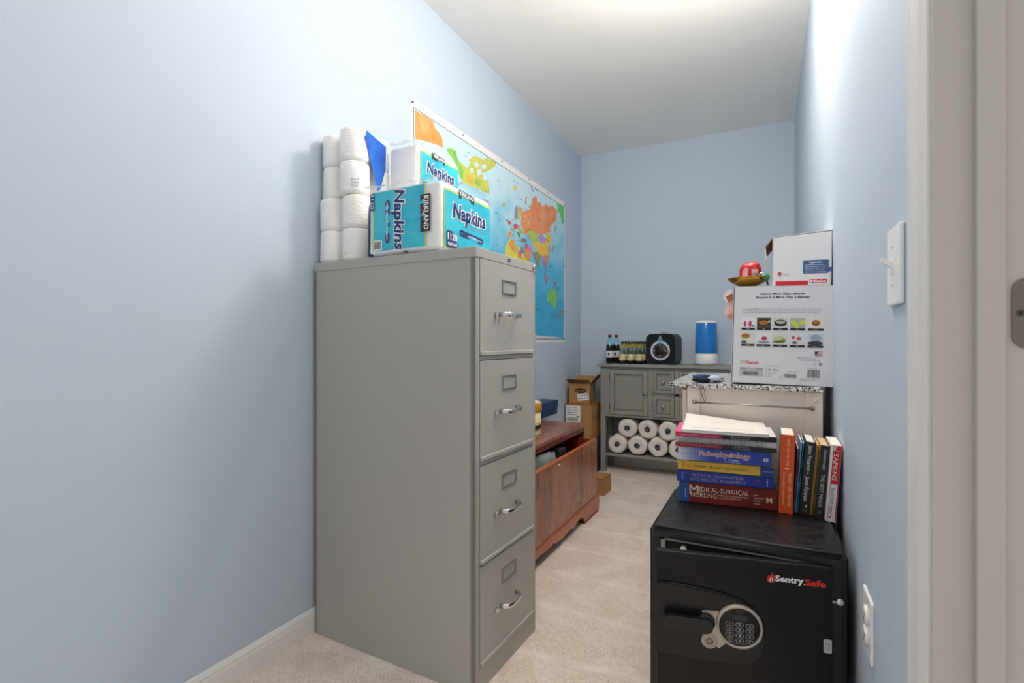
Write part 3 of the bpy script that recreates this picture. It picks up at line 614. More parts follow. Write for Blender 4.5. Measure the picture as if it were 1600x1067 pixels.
# corner boxes
nb = thing('storage_bin', (-1.34, 4.0, 0), 'dark navy bin on the floor in the back corner under the cartons', 'bin')
MB().box(-.11, .125, -.12, .16, 0, .262, C('#1b2440', .5), .006).build('body', nb)
MB().box(-.114, .129, -.124, .164, .24, .264, C('#222c4c', .45), .004).build('lid', nb)
def carton(name, loc, rz, label, w, d, h, deco, t=.004, flaps=None, mat=None):
    t_ = thing(name, loc, label, 'box', rz=rz); M_ = mat or CARD; b_ = MB()
    b_.box(0, w, 0, t, 0, h, M_); b_.box(0, w, d-t, d, 0, h, M_); b_.box(0, t, t, d-t, 0, h, M_); b_.box(w-t, w, t, d-t, 0, h, M_); b_.box(t, w-t, t, d-t, 0, t, M_)
    if not flaps: b_.box(0, w, 0, d/2-.0008, h-t, h, M_); b_.box(0, w, d/2+.0008, d, h-t, h, M_)
    if deco: deco(b_)
    b_.build('body', t_)
    for q in (flaps or []): MB().add(*q).build('flap', t_)
    return t_
def deco_big(b_):
    F_ = FR((0, 0, 0), (1, 0, 0), (0, 0, 1)); b_.rect(.0, .122, .062, .27, C('#e9e7e4'), F_, .0006)
    k = C('#333333'); b_.lines(.01, .1, .255, .014, 5, k, F_, .0012); b_.barcode(.012, .1, .145, .175, k, F_, .0012); b_.lines(.01, .11, .13, .01, 3, k, F_, .0012); b_.barcode(.01, .112, .066, .085, k, F_, .0012); b_.ell(.1, .185, .007, .007, k, F_, .0012)
    G_ = FR((.215, 0, 0), (0, 1, 0), (0, 0, 1)); b_.text('SMITH', .03, .17, C('#4a3520'), G_, h=.04, w=.2, z=.0006)
carton('cardboard_box', (-1.452, 3.865, .265), R(1), 'closed brown cardboard carton in the corner with a white shipping label', .215, .26, .282, deco_big)
def deco_small(b_):
    F_ = FR((0, 0, 0), (1, 0, 0), (0, 0, 1)); k = C('#1c1815')
    b_.ell(.095, .105, .048, .02, k, F_, .0006); b_.text('Bonavita', .095, .105, C('#b9925e'), F_, w=.075, h=.014, z=.0012, al='c')
    b_.poly([(.075, .02), (.165, .035), (.158, .088), (.068, .075)], C('#e9e7e4'), F_, .0016)
    for j in range(2):
        for i in range(4): b_.poly([(.083+.02*i, .036+.022*j+.003*i), (.094+.02*i, .037+.022*j+.003*i), (.093+.02*i, .047+.022*j+.003*i), (.082+.02*i, .046+.022*j+.003*i)], C('#6b7fae'), F_, .0022)
    G_ = FR((.17, 0, 0), (0, 1, 0), (0, 0, 1)); b_.rect(.05, .12, .045, .15, C('#8d8a85'), G_, .0006); b_.lines(.055, .115, .14, .012, 7, C('#3c3c3c'), G_, .0012)
dk = C('#6c4a2c', .8)
def slab(P, t, mat):   # thin quad with thickness along its normal
    P = [Vector(p) for p in P]; n = (P[1]-P[0]).cross(P[3]-P[0]).normalized()*t; V_ = [tuple(p) for p in P]+[tuple(p+n) for p in P]
    return (V_, [(3, 2, 1, 0), (4, 5, 6, 7), (0, 1, 5, 4), (1, 2, 6, 5), (2, 3, 7, 6), (3, 0, 4, 7)], mat)
carton('cardboard_box', (-1.437, 3.90, .549), R(4), 'small open brown carton with raised flaps, on top of the corner carton', .17, .19, .165, deco_small,
       flaps=[slab([(0, .0, .165), (.17, .0, .165), (.18, -.05, .198), (-.01, -.05, .198)], .003, dk), slab([(.17, .0, .165), (.17, .19, .165), (.235, .19, .235), (.235, .0, .235)], .003, dk), slab([(0, .19, .165), (.17, .19, .165), (.16, .235, .21), (.01, .235, .21)], .003, CARD)])
carton('cardboard_box', (-1.27, 3.37, 0), R(-2), 'low brown cardboard carton on the carpet beyond the chest', .282, .16, .115, None)

# ------------------------------------------------------------------ grey sideboard
SBX, SBY = -1.231, 3.975
sb = thing('sideboard', (SBX, SBY, 0), 'grey painted sideboard with open lower shelf against the back wall', 'sideboard')
SW = 1.245; G = GREYWOOD
MB().box(0, SW, 0, .29, .847, .870, G, .004).build('top', sb)
b_ = MB()
b_.box(.028, SW-.028, .028, .275, .452, .468, G); b_.box(.028, .044, .03, .275, .468, .847, G); b_.box(SW-.044, SW-.028, .03, .275, .468, .847, G); b_.box(.04, SW-.04, .265, .275, .468, .847, G)
for q in ((.06, SW-.06, .826, .847), (.06, SW-.06, .449, .466)): b_.box(q[0], q[1], .025, .045, q[2], q[3], G, .001)
for x0, x1 in ((.06, .104), (.409, .443), (.605, .639), (.801, .835), (1.141, 1.185)): b_.box(x0, x1, .026, .044, .452, .846, G)
b_.box(.44, .806, .026, .044, .631, .648, G)
b_.build('carcass', sb)
for x in (.026, SW-.066):
    for y in (.025, .235):
        MB().box(x, x+.04, y, y+.04, 0, .847, G, .002).build('leg', sb)
MB().box(.05, SW-.05, .03, .27, .130, .153, G, .003).build('shelf', sb)
def panel(b_, x0, x1, z0, z1, y=.026):
    dkl = C('#3a3a38', .7); w = .022 if x1-x0 < .2 else .034  # dark lines put the shade of gaps and recess edges into colour
    b_.box(x0-.0025, x1+.0025, y+.002, y+.010, z0-.0025, z1+.0025, dkl)
    b_.box(x0+.004, x1-.004, y-.002, y+.012, z0+.004, z1-.004, G)
    for q in ((x0, x0+w, z0, z1), (x1-w, x1, z0, z1), (x0+w, x1-w, z0, z0+w), (x0+w, x1-w, z1-w, z1)): b_.box(q[0], q[1], y-.012, y+.004, q[2], q[3], G, .002)
    for q in ((x0+w, x0+w+.0035, z0+w, z1-w), (x1-w-.0035, x1-w, z0+w, z1-w), (x0+w+.0035, x1-w-.0035, z0+w, z0+w+.0035), (x0+w+.0035, x1-w-.0035, z1-w-.0035, z1-w)): b_.box(q[0], q[1], y-.0025, y, q[2], q[3], dkl)
    v = w+.010
    for q in ((x0+v, x0+v+.004, z0+v, z1-v), (x1-v-.004, x1-v, z0+v, z1-v), (x0+v+.004, x1-v-.004, z0+v, z0+v+.004), (x0+v+.004, x1-v-.004, z1-v-.004, z1-v)): b_.box(q[0], q[1], y-.006, y, q[2], q[3], G, .001)
KN = STEEL
def knob(p, x, z, y=.014): MB(FR((x, y, z), (1, 0, 0), (0, 0, 1))).lathe([(.006, 0), (.005, .008), (.012, .013), (.014, .018), (.011, .024), (0, .026)], KN, seg=16).build('knob', p)['label'] = 'round nickel knob'
for x0, x1, kx in ((.107, .406, .390), (.838, 1.138, .855)):
    b_ = MB(); panel(b_, x0, x1, .470, .823); d_ = b_.build('door', sb); knob(d_, kx, .645)
    hx = x0-.002 if kx > x0+.1 else x1+.002
    for z_ in (.53, .77): MB().lathe([(.003, -.025), (.003, .025)], BLACK, T(hx, .02, z_), 8).build('hinge', d_)
for x0, x1 in ((.446, .602), (.642, .798)):
    for z0, z1 in ((.470, .628), (.651, .823)):
        b_ = MB(); panel(b_, x0, x1, z0, z1); d_ = b_.build('drawer', sb); knob(d_, (x0+x1)/2, (z0+z1)/2, .024)

# paper towel rolls on the shelf
def towel():
    o = thing('paper_towel_roll', (0, 0, 0), 'x', 'paper towel roll', group='wrapped paper towel rolls on the sideboard shelf')
    rn = random.Random(11); wp = lambda a, z: .975+.02*math.sin(5*a+.6)+.012*math.sin(2*a)
    PW = C('#e6e1da', .35, bump=1.2, bscale=30); M_ = FR((0, 0, 0), (1, 0, 0), (0, 0, 1))
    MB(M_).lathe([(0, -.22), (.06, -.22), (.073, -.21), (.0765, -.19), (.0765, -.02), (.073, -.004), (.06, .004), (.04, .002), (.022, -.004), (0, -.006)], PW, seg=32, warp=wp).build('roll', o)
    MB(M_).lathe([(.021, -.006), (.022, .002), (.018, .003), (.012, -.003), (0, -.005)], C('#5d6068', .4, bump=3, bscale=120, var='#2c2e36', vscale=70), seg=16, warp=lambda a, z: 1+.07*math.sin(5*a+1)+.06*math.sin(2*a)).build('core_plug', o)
    return o
tw = towel(); tags_ = []
names = ['leftmost paper towel roll of the bottom row', 'second paper towel roll from the left in the bottom row', 'third paper towel roll from the left in the bottom row', 'bottom row paper towel roll half hidden behind the books', 'leftmost paper towel roll of the top row', 'middle paper towel roll of the three in the top row', 'rightmost paper towel roll of the top row']
pos = [(-1.068, .231), (-.911, .231), (-.754, .231), (-.597, .231), (-.9895, .3635), (-.8325, .3635), (-.6755, .3635)]
for i, ((x, z), n_) in enumerate(zip(pos, names)):
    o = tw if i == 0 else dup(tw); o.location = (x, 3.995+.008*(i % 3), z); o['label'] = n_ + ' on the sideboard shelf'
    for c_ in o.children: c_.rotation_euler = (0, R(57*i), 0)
gp = C('#2e3240', .4); gr = C('#4f8f86', .4)
for c_, pts in ((0, [(.02, -.05), (.028, -.05), (.05, -.035), (.045, -.03)]),): pass

# bottles
GL = C('#dfe9e4', .03, trans=1, ior=1.3); DKG = C('#1b0f0c', .08, spec=.7)
def bottle(dark):
    o = thing('beer_bottle' if dark else 'mixer_bottle', (0, 0, 0), 'x', 'bottle', group='dark beer bottles on the sideboard' if dark else 'small clear mixer bottles on the sideboard')
    if dark:
        MB().lathe([(0, 0), (.028, 0), (.0305, .004), (.0305, .135), (.028, .15), (.016, .178), (.0135, .195), (.013, .225), (0, .225)], DKG, seg=24).build('glass', o)
        MB().lathe([(.0145, .222), (.0155, .224), (.0145, .236), (0, .237)], C('#7a1f24', .35), seg=18).build('cap', o)
        MB().lathe([(.0262, .155), (.0168, .178), (.0143, .195), (.0138, .214)], C('#78b4cf', .4), seg=24, cap=False).build('neck_label', o)
        b_ = MB(); b_.lathe([(.031, .05), (.0312, .051), (.0312, .103), (.031, .104)], C('#cfd3d4', .5), seg=24, cap=False); M_ = FR((0, -.0316, 0), (1, 0, 0), (0, 0, 1)); b_.ell(0, .077, .008, .014, C('#23252b'), M_); b_.build('label', o)
    else:
        MB().lathe([(0, 0), (.024, 0), (.0265, .004), (.0265, .085), (.024, .1), (.013, .13), (.0115, .15), (.012, .178), (.0105, .18), (.010, .15), (.0105, .13), (.022, .098), (.0245, .085), (.0245, .006), (0, .005)], GL, seg=20).build('glass', o)
        MB().lathe([(.0136, .13), (.0122, .145), (.0122, .158)], C('#b39a34', .4, metal=.3), seg=20, cap=False).build('neck_foil', o)
        MB().lathe([(.0268, .028), (.0271, .029), (.0271, .078), (.0268, .079)], C('#c9a848', .5, var='#e6dfc2', vscale=45), seg=20, cap=False).build('label', o)
    return o
bd = bottle(True); bd.location = (-1.150, 4.08, .87); bd['label'] = 'front dark brown beer bottle at the left end of the bottle cluster'
dup(bd, (-1.115, 4.145, .87), 'dark beer bottle standing just behind the front beer bottle')
bc = bottle(False); k = 0
gl = ['left', 'middle', 'right']; rw = ['front', 'second', 'back']
for j in range(3):
    for i in range(3):
        p = (-1.040+.066*i+.012*j, 4.06+.062*j, .87)
        lb = f'clear mixer bottle with gold label, {rw[j]} row, {gl[i]} of its three'
        if k == 0: bc.location = p; bc['label'] = lb
        else: dup(bc, p, lb)
        k += 1

# black cube appliance with round dial
ap_ = thing('air_purifier', (-.735, 4.10, .87), 'black rounded cube appliance with a silver ring dial on the sideboard', 'appliance', rz=R(-6))
BK = C('#16161a', .38)
b_ = MB(); b_.rrect(-.118, .112, .004, .240, .045, BK, FR((0, .17, 0), (1, 0, 0), (0, 0, 1)), z=.02, z1=.208)
b_.rrect(-.112, .106, .010, .234, .042, BK, FR((0, .0, 0), (1, 0, 0), (0, 0, 1)), z=.0, z1=.04)
b_.box(-.09, .09, -.02, .14, 0, .01, BLACK, .003); b_.rrect(-.108, .102, .014, .230, .040, C('#0f0f12', .3), FR((0, 0, 0), (1, 0, 0), (0, 0, 1)), z=.0402)
b_.build('body', ap_)
Fd = FR((-.003, -.0402, .108), (1, 0, 0), (0, 0, 1))
b_ = MB(Fd); b_.prism([(.076*math.cos(R(a)), .076*math.sin(R(a))) for a in range(0, 360, 10)], 0, .006, C('#e2e4e6', .3, .6)); b_.poly([(-.036, .062), (.036, .062), (.014, .088), (.005, .112), (0, .124), (-.005, .112), (-.014, .088)], C('#a8cfdc', .2, .4), z=.0066)
b_.poly([(.05, .0), (.068, .01), (.072, -.02), (.055, -.04)], C('#c98a64', .3), z=.0068)
b_.ell(0, .085, .008, .014, C('#2f6f88', .2), z=.0072)
b_.build('ring', ap_)['label'] = 'silver ring with a water drop point'
b_ = MB(Fd); b_.lathe([(.058, .0062), (.056, .012), (0, .012)], BLACK, seg=32); b_.ring(0, 0, .043, .045, C('#8f9296', .3), z=.0125)
for a in (0, 90, 180, 270): b_.ell(.044*math.cos(R(a)), .044*math.sin(R(a)), .009, .009, C('#5b5e62', .3), z=.0130); b_.ell(.044*math.cos(R(a)), .044*math.sin(R(a)), .005, .005, C('#c2c6c9', .3), z=.0136)
b_.build('control_dial', ap_)
MB().tube([(-.03, .06, .238), (-.022, .06, .25), (0, .06, .254), (.022, .06, .25), (.03, .06, .238)], .004, STEEL).build('carry_handle', ap_)
# humidifier
hu = thing('humidifier', (-.412, 4.12, .87), 'white humidifier with translucent blue tank on the sideboard', 'humidifier')
b_ = MB(); b_.lathe([(.0, .0), (.07, 0), (.07, .006), (.083, .010), (.086, .02), (.084, .06), (.080, .083), (.076, .088), (0, .088)], C('#f0efec', .3), seg=40); b_.build('base', hu)
m_ = C('#1f7fd6', .08, alpha=.82, var='#3b9be6', vscale=5)
b_ = MB(); b_.lathe([(.0755, .089), (.079, .094), (.078, .2), (.0735, .317), (.071, .322)], m_, seg=40, cap=False); b_.build('water_tank', hu)['label'] = 'translucent blue water tank'
b_ = MB(); b_.lathe([(.022, .089), (.022, .3)], C('#bfe0f4', .2, alpha=.5), seg=16); b_.box(-.05, .05, -.03, .03, .09, .125, C('#7cc0ea', .2), .005); b_.build('inner_tube', hu)
MB().lathe([(.073, .318), (.0755, .322), (.073, .333), (.05, .339), (.02, .341), (0, .341)], C('#eeeeec', .3), seg=40).build('lid', hu)
MB().tube([(.078, .03, .02), (.105, .04, .024), (.13, .05, .008), (.15, .07, .004), (.175, .1, .004), (.19, .13, .004)], .003, C('#d6d6d4', .4)).build('power_cord', hu)

def blob(b_, rx, ry, rz_, mat, M_, seed, amp=.12, fold=3, sub=3):
    bm_ = bmesh.new(); bmesh.ops.create_icosphere(bm_, subdivisions=sub, radius=1); rn = random.Random(seed); ph = [rn.random()*6 for _ in range(6)]
    for v_ in bm_.verts:
        p = v_.co.copy(); k_ = 1+amp*math.sin(fold*p.x*2+ph[0])*math.sin(fold*p.y*2+ph[1])+amp*.6*math.sin(fold*4*p.z+ph[2]+p.x*5)
        q = [math.copysign(abs(c_)**.7, c_) for c_ in p]; v_.co = Vector((q[0]*rx*k_, q[1]*ry*k_, q[2]*rz_*k_))
    return b_.bm(bm_, mat, M_, True)

# ------------------------------------------------------------------ kitchen cart
ct = thing('kitchen_cart', (-.304, 1.81, 0), 'cream kitchen cart with speckled granite top behind the books', 'kitchen cart')
CW, CD, CZ = .459, .62, .909
MB().box(0, CW, 0, CD, CZ-.016, CZ, GRANITE, .0025).build('granite_top', ct)
b_ = MB(); b_.box(.06, CW, .022, CD-.02, .1, CZ-.016, CREAM)
for q in ((.06, .102, .1, CZ-.017), (CW-.047, CW-.001, .1, CZ-.017), (.102, CW-.047, .1, .15)): b_.box(q[0], q[1], .012, .03, q[2], q[3], CREAM, .0012)
b_.build('body', ct)
b_ = MB(); b_.box(.043, .0585, .024, .3, .735, .885, CREAM, .003); b_.box(.043, .0585, .31, CD-.03, .735, .885, CREAM, .003); b_.build('drawer', ct)
b_ = MB(); b_.box(.043, .0585, .024, .3, .12, .715, CREAM, .003); b_.box(.043, .0585, .31, CD-.03, .12, .715, CREAM, .003); b_.build('door', ct)
MB().tube([(.085, .0, .845), (.43, .0, .843)], .003, STEEL).build('towel_bar', ct)['label'] = 'thin steel towel bar'
for x, z in ((.085, .845), (.43, .843)): MB(FR((x, .012, z), (1, 0, 0), (0, 0, 1))).lathe([(.008, 0), (.007, .003), (.004, .006), (.004, .014), (0, .015)], STEEL, seg=16).build('bar_mount', ct)
MB(FR((CW-.02, .012, .868), (1, 0, 0), (0, 0, 1))).lathe([(.008, 0), (.008, .002), (0, .003)], C('#e8e2da'), seg=14).build('screw_cap', ct)
for x in (.09, CW-.04):
    for y in (.06, CD-.06): MB().box(x-.02, x+.02, y-.02, y+.02, 0, .1, CREAM, .003).build('leg', ct)
# mask
mk = thing('face_mask', (-.226, 1.835, CZ), 'dark blue and grey fabric face mask with black loops on the granite top', 'face mask')
b_ = MB(); 
def mz(x, y): return .007+.006*math.sin(x*45)*math.cos(y*50)
blob(b_, .052, .026, .010, C('#344a6c', .85), T(.05, .028, .011) @ RZ(R(22)), 3, .16, 2)
blob(b_, .034, .024, .009, C('#b9bfcd', .85), T(.088, .028, .010) @ RZ(R(28)), 6, .14, 2)
blob(b_, .040, .012, .0055, C('#15181f', .85), T(.036, -.002, .0075), 9, .12, 2)
b_.build('cloth', mk)
b_ = MB(); b_.tube([(.09, .0, .004), (.12, .01, .004), (.135, .035, .006), (.13, .06, .01), (.105, .075, .012), (.08, .065, .01)], .0015, BLACK); b_.tube([(.02, .03, .004), (.022, .055, .014), (.04, .062, .016), (.05, .045, .01)], .0015, BLACK)
b_.tube([(.02, -.008, .005), (.026, -.024, .004), (.032, -.031, -.008), (.05, -.032, -.04), (.059, -.031, -.05), (.058, -.031, -.03), (.05, -.030, -.005), (.05, -.024, .004), (.045, -.006, .006)], .0013, BLACK)
b_.build('ear_loops', mk)
mk.scale = (.72, .85, 1.3)

# ------------------------------------------------------------------ blender carton
vb = thing('appliance_carton', (-.103, 1.822, CZ+.007), 'large white blender carton with rows of food photos on the granite cart', 'box')
vb.rotation_euler = (0, R(1.45), R(4))
BW, BH, BD = .287, .315, .245
WB = C('#dcdce0', .5); b_ = MB(); b_.box(0, BW, 0, BD, 0, BH, WB, .0015)
b_.box(-.0008, .0012, -.0006, .002, .003, BH-.003, C('#4b4f55'), 0); b_.rect(.002, BW-.002, .0, .004, C('#45464a'), FR((0, 0, BH), (1, 0, 0), (0, 1, 0)), .0004)
F_ = FR((0, 0, 0), (1, 0, 0), (0, 0, 1))
vx = lambda x: (x-35)/995*BW
vy = lambda y: (1-(y-45)/965)*BH
K = C('#3a3a40', .5); Gy = C('#9b9ba2', .5); Rd = C('#c22432', .5)
b_.text('It Does More Than a Blender', vx(528), vy(122), K, F_, h=.0072, w=vx(750)-vx(305), z=.0006, al='c', shear=.25, bold=.02)
b_.text('Because It Is More Than a Blender', vx(526), vy(155), K, F_, h=.0072, w=vx(795)-vx(262), z=.0006, al='c', shear=.25, bold=.02)
b_.text('Your Vitamix A3500', vx(130), vy(270), K, F_, h=.003, w=vx(292)-vx(130), z=.0006, bold=.01)
b_.lines(vx(305), vx(905), vy(268), .0045, 1, Gy, F_, .0006, ragged=.01); b_.lines(vx(130), vx(905), vy(290), .0058, 2, Gy, F_, .0006, ragged=.04)
foods = [('#dfe3ea', [('#c83868', 155, 420, 14, 30), ('#c83868', 208, 420, 16, 34), ('#3b5a48', 240, 440, 10, 10)]), ('#4a4636', [('#171412', 348, 405, 66, 30), ('#b06a2c', 345, 405, 52, 22), ('#8f9a86', 400, 395, 20, 14)]),
         ('#c9cdc8', [('#2a2c2e', 513, 408, 62, 34), ('#b8b59e', 513, 400, 46, 16)]), ('#a8adb0', [('#c9d63c', 640, 400, 26, 26), ('#d6dd4e', 725, 400, 28, 26), ('#cfd440', 670, 430, 24, 24)]), ('#e3dfd6', [('#e8e4da', 855, 425, 66, 22), ('#8c5a34', 852, 405, 40, 30), ('#a87448', 850, 390, 26, 16)]),
         ('#d9d6cc', [('#7a8a3a', 165, 540, 46, 26), ('#b5642a', 168, 535, 32, 18), ('#4e5a3c', 150, 600, 30, 16)]), ('#dfe2e8', [('#c23a4a', 355, 560, 30, 18), ('#8f98a6', 350, 598, 60, 14)]), ('#d8d8ce', [('#c5cba0', 500, 560, 56, 22), ('#8a9c34', 545, 578, 26, 20), ('#5c6a3a', 500, 592, 60, 12)]), ('#d9dde2', [('#b83a34', 640, 548, 16, 14), ('#c8483e', 695, 556, 22, 16), ('#46684a', 655, 598, 24, 12)]), ('#c3cdd6', [('#96a6b4', 855, 550, 52, 36), ('#3b4048', 850, 600, 74, 22)])]
capn = ['Drink', 'Soup', 'Purée', 'Chop', 'Dessert', 'Sauces', 'Sorbet', 'Dips', 'Salsa', 'Cleaning']
for i, (bg, L0) in enumerate(foods):
    x0 = (121, 278, 441, 608, 778)[i % 5]; x1 = x0+(136, 140, 142, 144, 148)[i % 5]; y0, y1 = ((358, 478), (513, 640))[i//5]
    b_.rect(vx(x0), vx(x1), vy(y1), vy(y0), C(bg), F_, .0005)
    for j, (c_, ex, ey, rx, ry) in enumerate(L0):
        rx = min(rx, ex-x0, x1-ex); ry = min(ry, ey-y0, y1-18-ey) if min(ey-y0, y1-18-ey) > 4 else ry*.5
        b_.ell(vx(ex), vy(ey), rx/995*BW, ry/965*BH, C(c_), F_, .0008+.0002*j, 14)
    b_.rect(vx(x0), vx(x1), vy(y1), vy(y1-20), C('#221e22'), F_, .0016); b_.text(capn[i], vx((x0+x1)/2), vy(y1-10), C('#dddddd'), F_, h=.0028, z=.0019, al='c', bold=.01)
for j in range(7): b_.rect(vx(848), vx(922), vy(720-6.3*j), vy(720-6.3*(j+1)), C('#a8535a' if j % 2 == 0 else '#dcd6d8'), F_, .0006)
b_.rect(vx(848), vx(880), vy(700), vy(676), C('#3a4668'), F_, .0009)
b_.lines(vx(680), vx(920), vy(738), .0045, 3, Gy, F_, .0006, ragged=.3)
b_.text('Vitamix', vx(165), vy(802), Rd, F_, h=.0105, w=vx(308)-vx(165), z=.0006, bold=.02, shear=.1); b_.ring(vx(135), vy(800), .003, .0045, Gy, F_, .0006, 12)
for k in range(6): a = R(60*k); b_.ell(vx(135)+.0052*math.cos(a), vy(800)+.0052*math.sin(a), .0013, .0013, Gy, F_, .0006, 8)
b_.ring(vx(905), vy(797), .0022, .0042, K, F_, .0006, 14); b_.ring(vx(855), vy(797), .002, .003, Gy, F_, .0006, 12)
b_.rect(vx(112), vx(355), vy(940), vy(852), C('#b9b9bc'), F_, .0005); b_.text('064386', vx(128), vy(865), K, F_, h=.0035, z=.001); b_.text('1234-003', vx(348), vy(865), K, F_, h=.0035, z=.001, al='r'); b_.barcode(vx(145), vx(303), vy(928), vy(892), K, F_, .001, 26)
b_.text('ASSEMBLED IN THE USA', vx(378), vy(830), K, F_, h=.0025, z=.0006); b_.text('C US  98718', vx(378), vy(868), K, F_, h=.005, z=.0006, bold=.01); b_.lines(vx(378), vx(500), vy(890), .005, 2, Gy, F_, .0006); b_.lines(vx(370), vx(440), vy(920), .005, 2, Gy, F_, .0006)
b_.text('MODEL VM0185', vx(590), vy(880), K, F_, h=.003, z=.0006); b_.barcode(vx(560), vx(685), vy(940), vy(905), K, F_, .0006, 20); b_.barcode(vx(785), vx(905), vy(930), vy(852), C('#55555c'), F_, .0006, 22); b_.text('7 03113 02880', vx(785), vy(842), Gy, F_, h=.003, z=.0006); b_.lines(vx(715), vx(915), vy(945), .0045, 2, Gy, F_, .0006)
b_.text('SKU', vx(515), vy(930), K, F_, h=.0028, z=.0006); b_.text('UPC', vx(515), vy(952), K, F_, h=.0028, z=.0006)
b_.build('body', vb)

# ------------------------------------------------------------------ open white carton on top
mi = thing('open_carton', (.013, 1.853, CZ+.007+BH-.0022), 'white open carton with red stripe, on top of the blender carton', 'box')
mi.rotation_euler = (0, R(1.45), R(-1))
mw, md, mh = .166, .21, .164
WW = C('#e4e4e6', .5); br = C('#8a6038', .8); b_ = MB()
def quad(P, mat): b_.add(*slab(P, .003, mat))
hl, hr = mh-.006, mh+.004
quad([(0, .003, 0), (mw, .003, 0), (mw, .003, hr), (0, .003, hl)], WW); quad([(mw, md, 0), (0, md, 0), (0, md, hl), (mw, md, hr)], WW)
quad([(0.003, md, 0), (0.003, 0, 0), (0.003, 0, hl), (0.003, md, hl)], WW); quad([(mw-.003, 0, 0), (mw-.003, md, 0), (mw-.003, md, hr), (mw-.003, 0, hr)], WW)
b_.box(0, mw, 0, md, 0, .003, WW); 
b_.rect(.0, mw, -.0, .003, C('#3c3c40'), FR((0, 0, mh+.002), (1, 0, 0), (0, 1, 0)), .003)
mx_ = lambda x: (x-715)/815*mw
my_ = lambda y: (1-(y-100)/695)*mh
RD = C('#c81e26', .45); BLU = C('#3c5f8c', .45)
b_.rect(mx_(775), mx_(1220), my_(785), my_(728), RD, F_, .0006); b_.rect(mx_(1240), mx_(1470), my_(762), my_(710), RD, F_, .0006); b_.text('Miele', mx_(1355), my_(736), C('#f5f5f5'), F_, h=.0078, w=mx_(1462)-mx_(1250), z=.001, al='c', bold=.03)
b_.rect(mx_(805), mx_(852), my_(655), my_(605), RD, F_, .0006); b_.text('hep', mx_(828), my_(635), C('#f5f5f5'), F_, h=.003, z=.001, al='c'); b_.lines(mx_(880), mx_(985), my_(630), .004, 2, Gy, F_, .0006)
b_.rrect(mx_(1150), mx_(1490), my_(632), my_(455), .003, BLU, F_, .0006); b_.rect(mx_(1480), mx_(1528), my_(612), my_(555), BLU, F_, .0007); b_.text('Registration', mx_(1320), my_(485), C('#eef0f4'), F_, h=.005, z=.001, al='c', bold=.02); b_.lines(mx_(1175), mx_(1470), my_(518), .0056, 5, C('#c5d0e0'), F_, .001)
b_.build('body', mi)
for q in (slab([(-.0, md, hl), (0, 0, hl), (-.022, .0, hl-.03), (-.024, md, hl-.03)], .003, br), slab([(-.022, .0, hl-.03), (-.024, md, hl-.03), (-.02, md, hl-.075), (-.018, .01, hl-.07)][::-1], .003, WW),
          slab([(0, md, hl), (mw, md, hr), (mw, md+.03, hr+.012), (0, md+.03, hl+.012)], .003, WW)):
    MB().add(*q).build('flap', mi)
b_ = MB(); b_.add(*slab([(.0, .0, hl+.002), (mw, .0, hr+.002), (mw, md, hr+.003), (0, md, hl+.003)], .002, WW)); b_.build('top_flap', mi)

# bowl and its contents
zB = CZ+.007+BH+.001
bw = thing('brass_bowl', (-.056, 1.91, zB), 'shallow brass dish on the blender carton beside the open carton', 'bowl')
BR = C('#a9802e', .25, .85)
MB().lathe([(.0, .0), (.014, .0), (.017, .002), (.03, .007), (.05, .017), (.066, .032), (.0665, .034), (.064, .0335), (.048, .0195), (.028, .0105), (0, .008)], BR, seg=40).build('dish', bw)['label'] = 'shallow brass dish'
MB().tube([(.040, -.045, .024), (.048, -.066, .026), (.056, -.072, .014), (.060, -.074, .001)], .003, BLACK).build('handle', bw)
b_ = MB(); blob(b_, .034, .018, .037, C('#c3202c', .28, bump=2, bscale=50), T(0, 0, .038), 4, .07)
b_.poly([(-.026, .022), (-.008, .018), (-.006, .054), (-.014, .058), (-.024, .045)], C('#e0a8b4', .4), FR((0, -.0225, 0), (1, 0, 0), (0, 0, 1))); b_.rect(.004, .024, .036, .05, C('#dba6ac', .4), FR((0, -.0220, 0), (1, 0, 0), (0, 0, 1))); b_.lines(.004, .024, .034, .005, 3, C('#e6b4ba', .4), FR((0, -.0225, 0), (1, 0, 0), (0, 0, 1)))
o = b_.build('candy_bag', None, (-.050, 1.93, zB+.014)); tag(o, 'crinkled red candy bag standing in the brass dish', 'bag')
b_ = MB()
for (x, z, r_, c_, s_) in ((-.01, 0, .014, '#1f7a42', 1), (.008, .004, .012, '#5a1a20', 2), (.022, .001, .015, '#2a9a5e', 3), (.004, -.006, .012, '#2c8c4c', 5), (.012, .014, .006, '#e9dfd0', 6)): blob(b_, r_, r_*.8, r_*.75, C(c_, .3), T(x, 0, z), s_, .15, 3, 2)
o = b_.build('wrapped_candies', None, (-.028, 1.885, zB+.031)); tag(o, 'green and dark red wrapped candies in the brass dish before the red bag', 'candy'); o['kind'] = 'stuff'
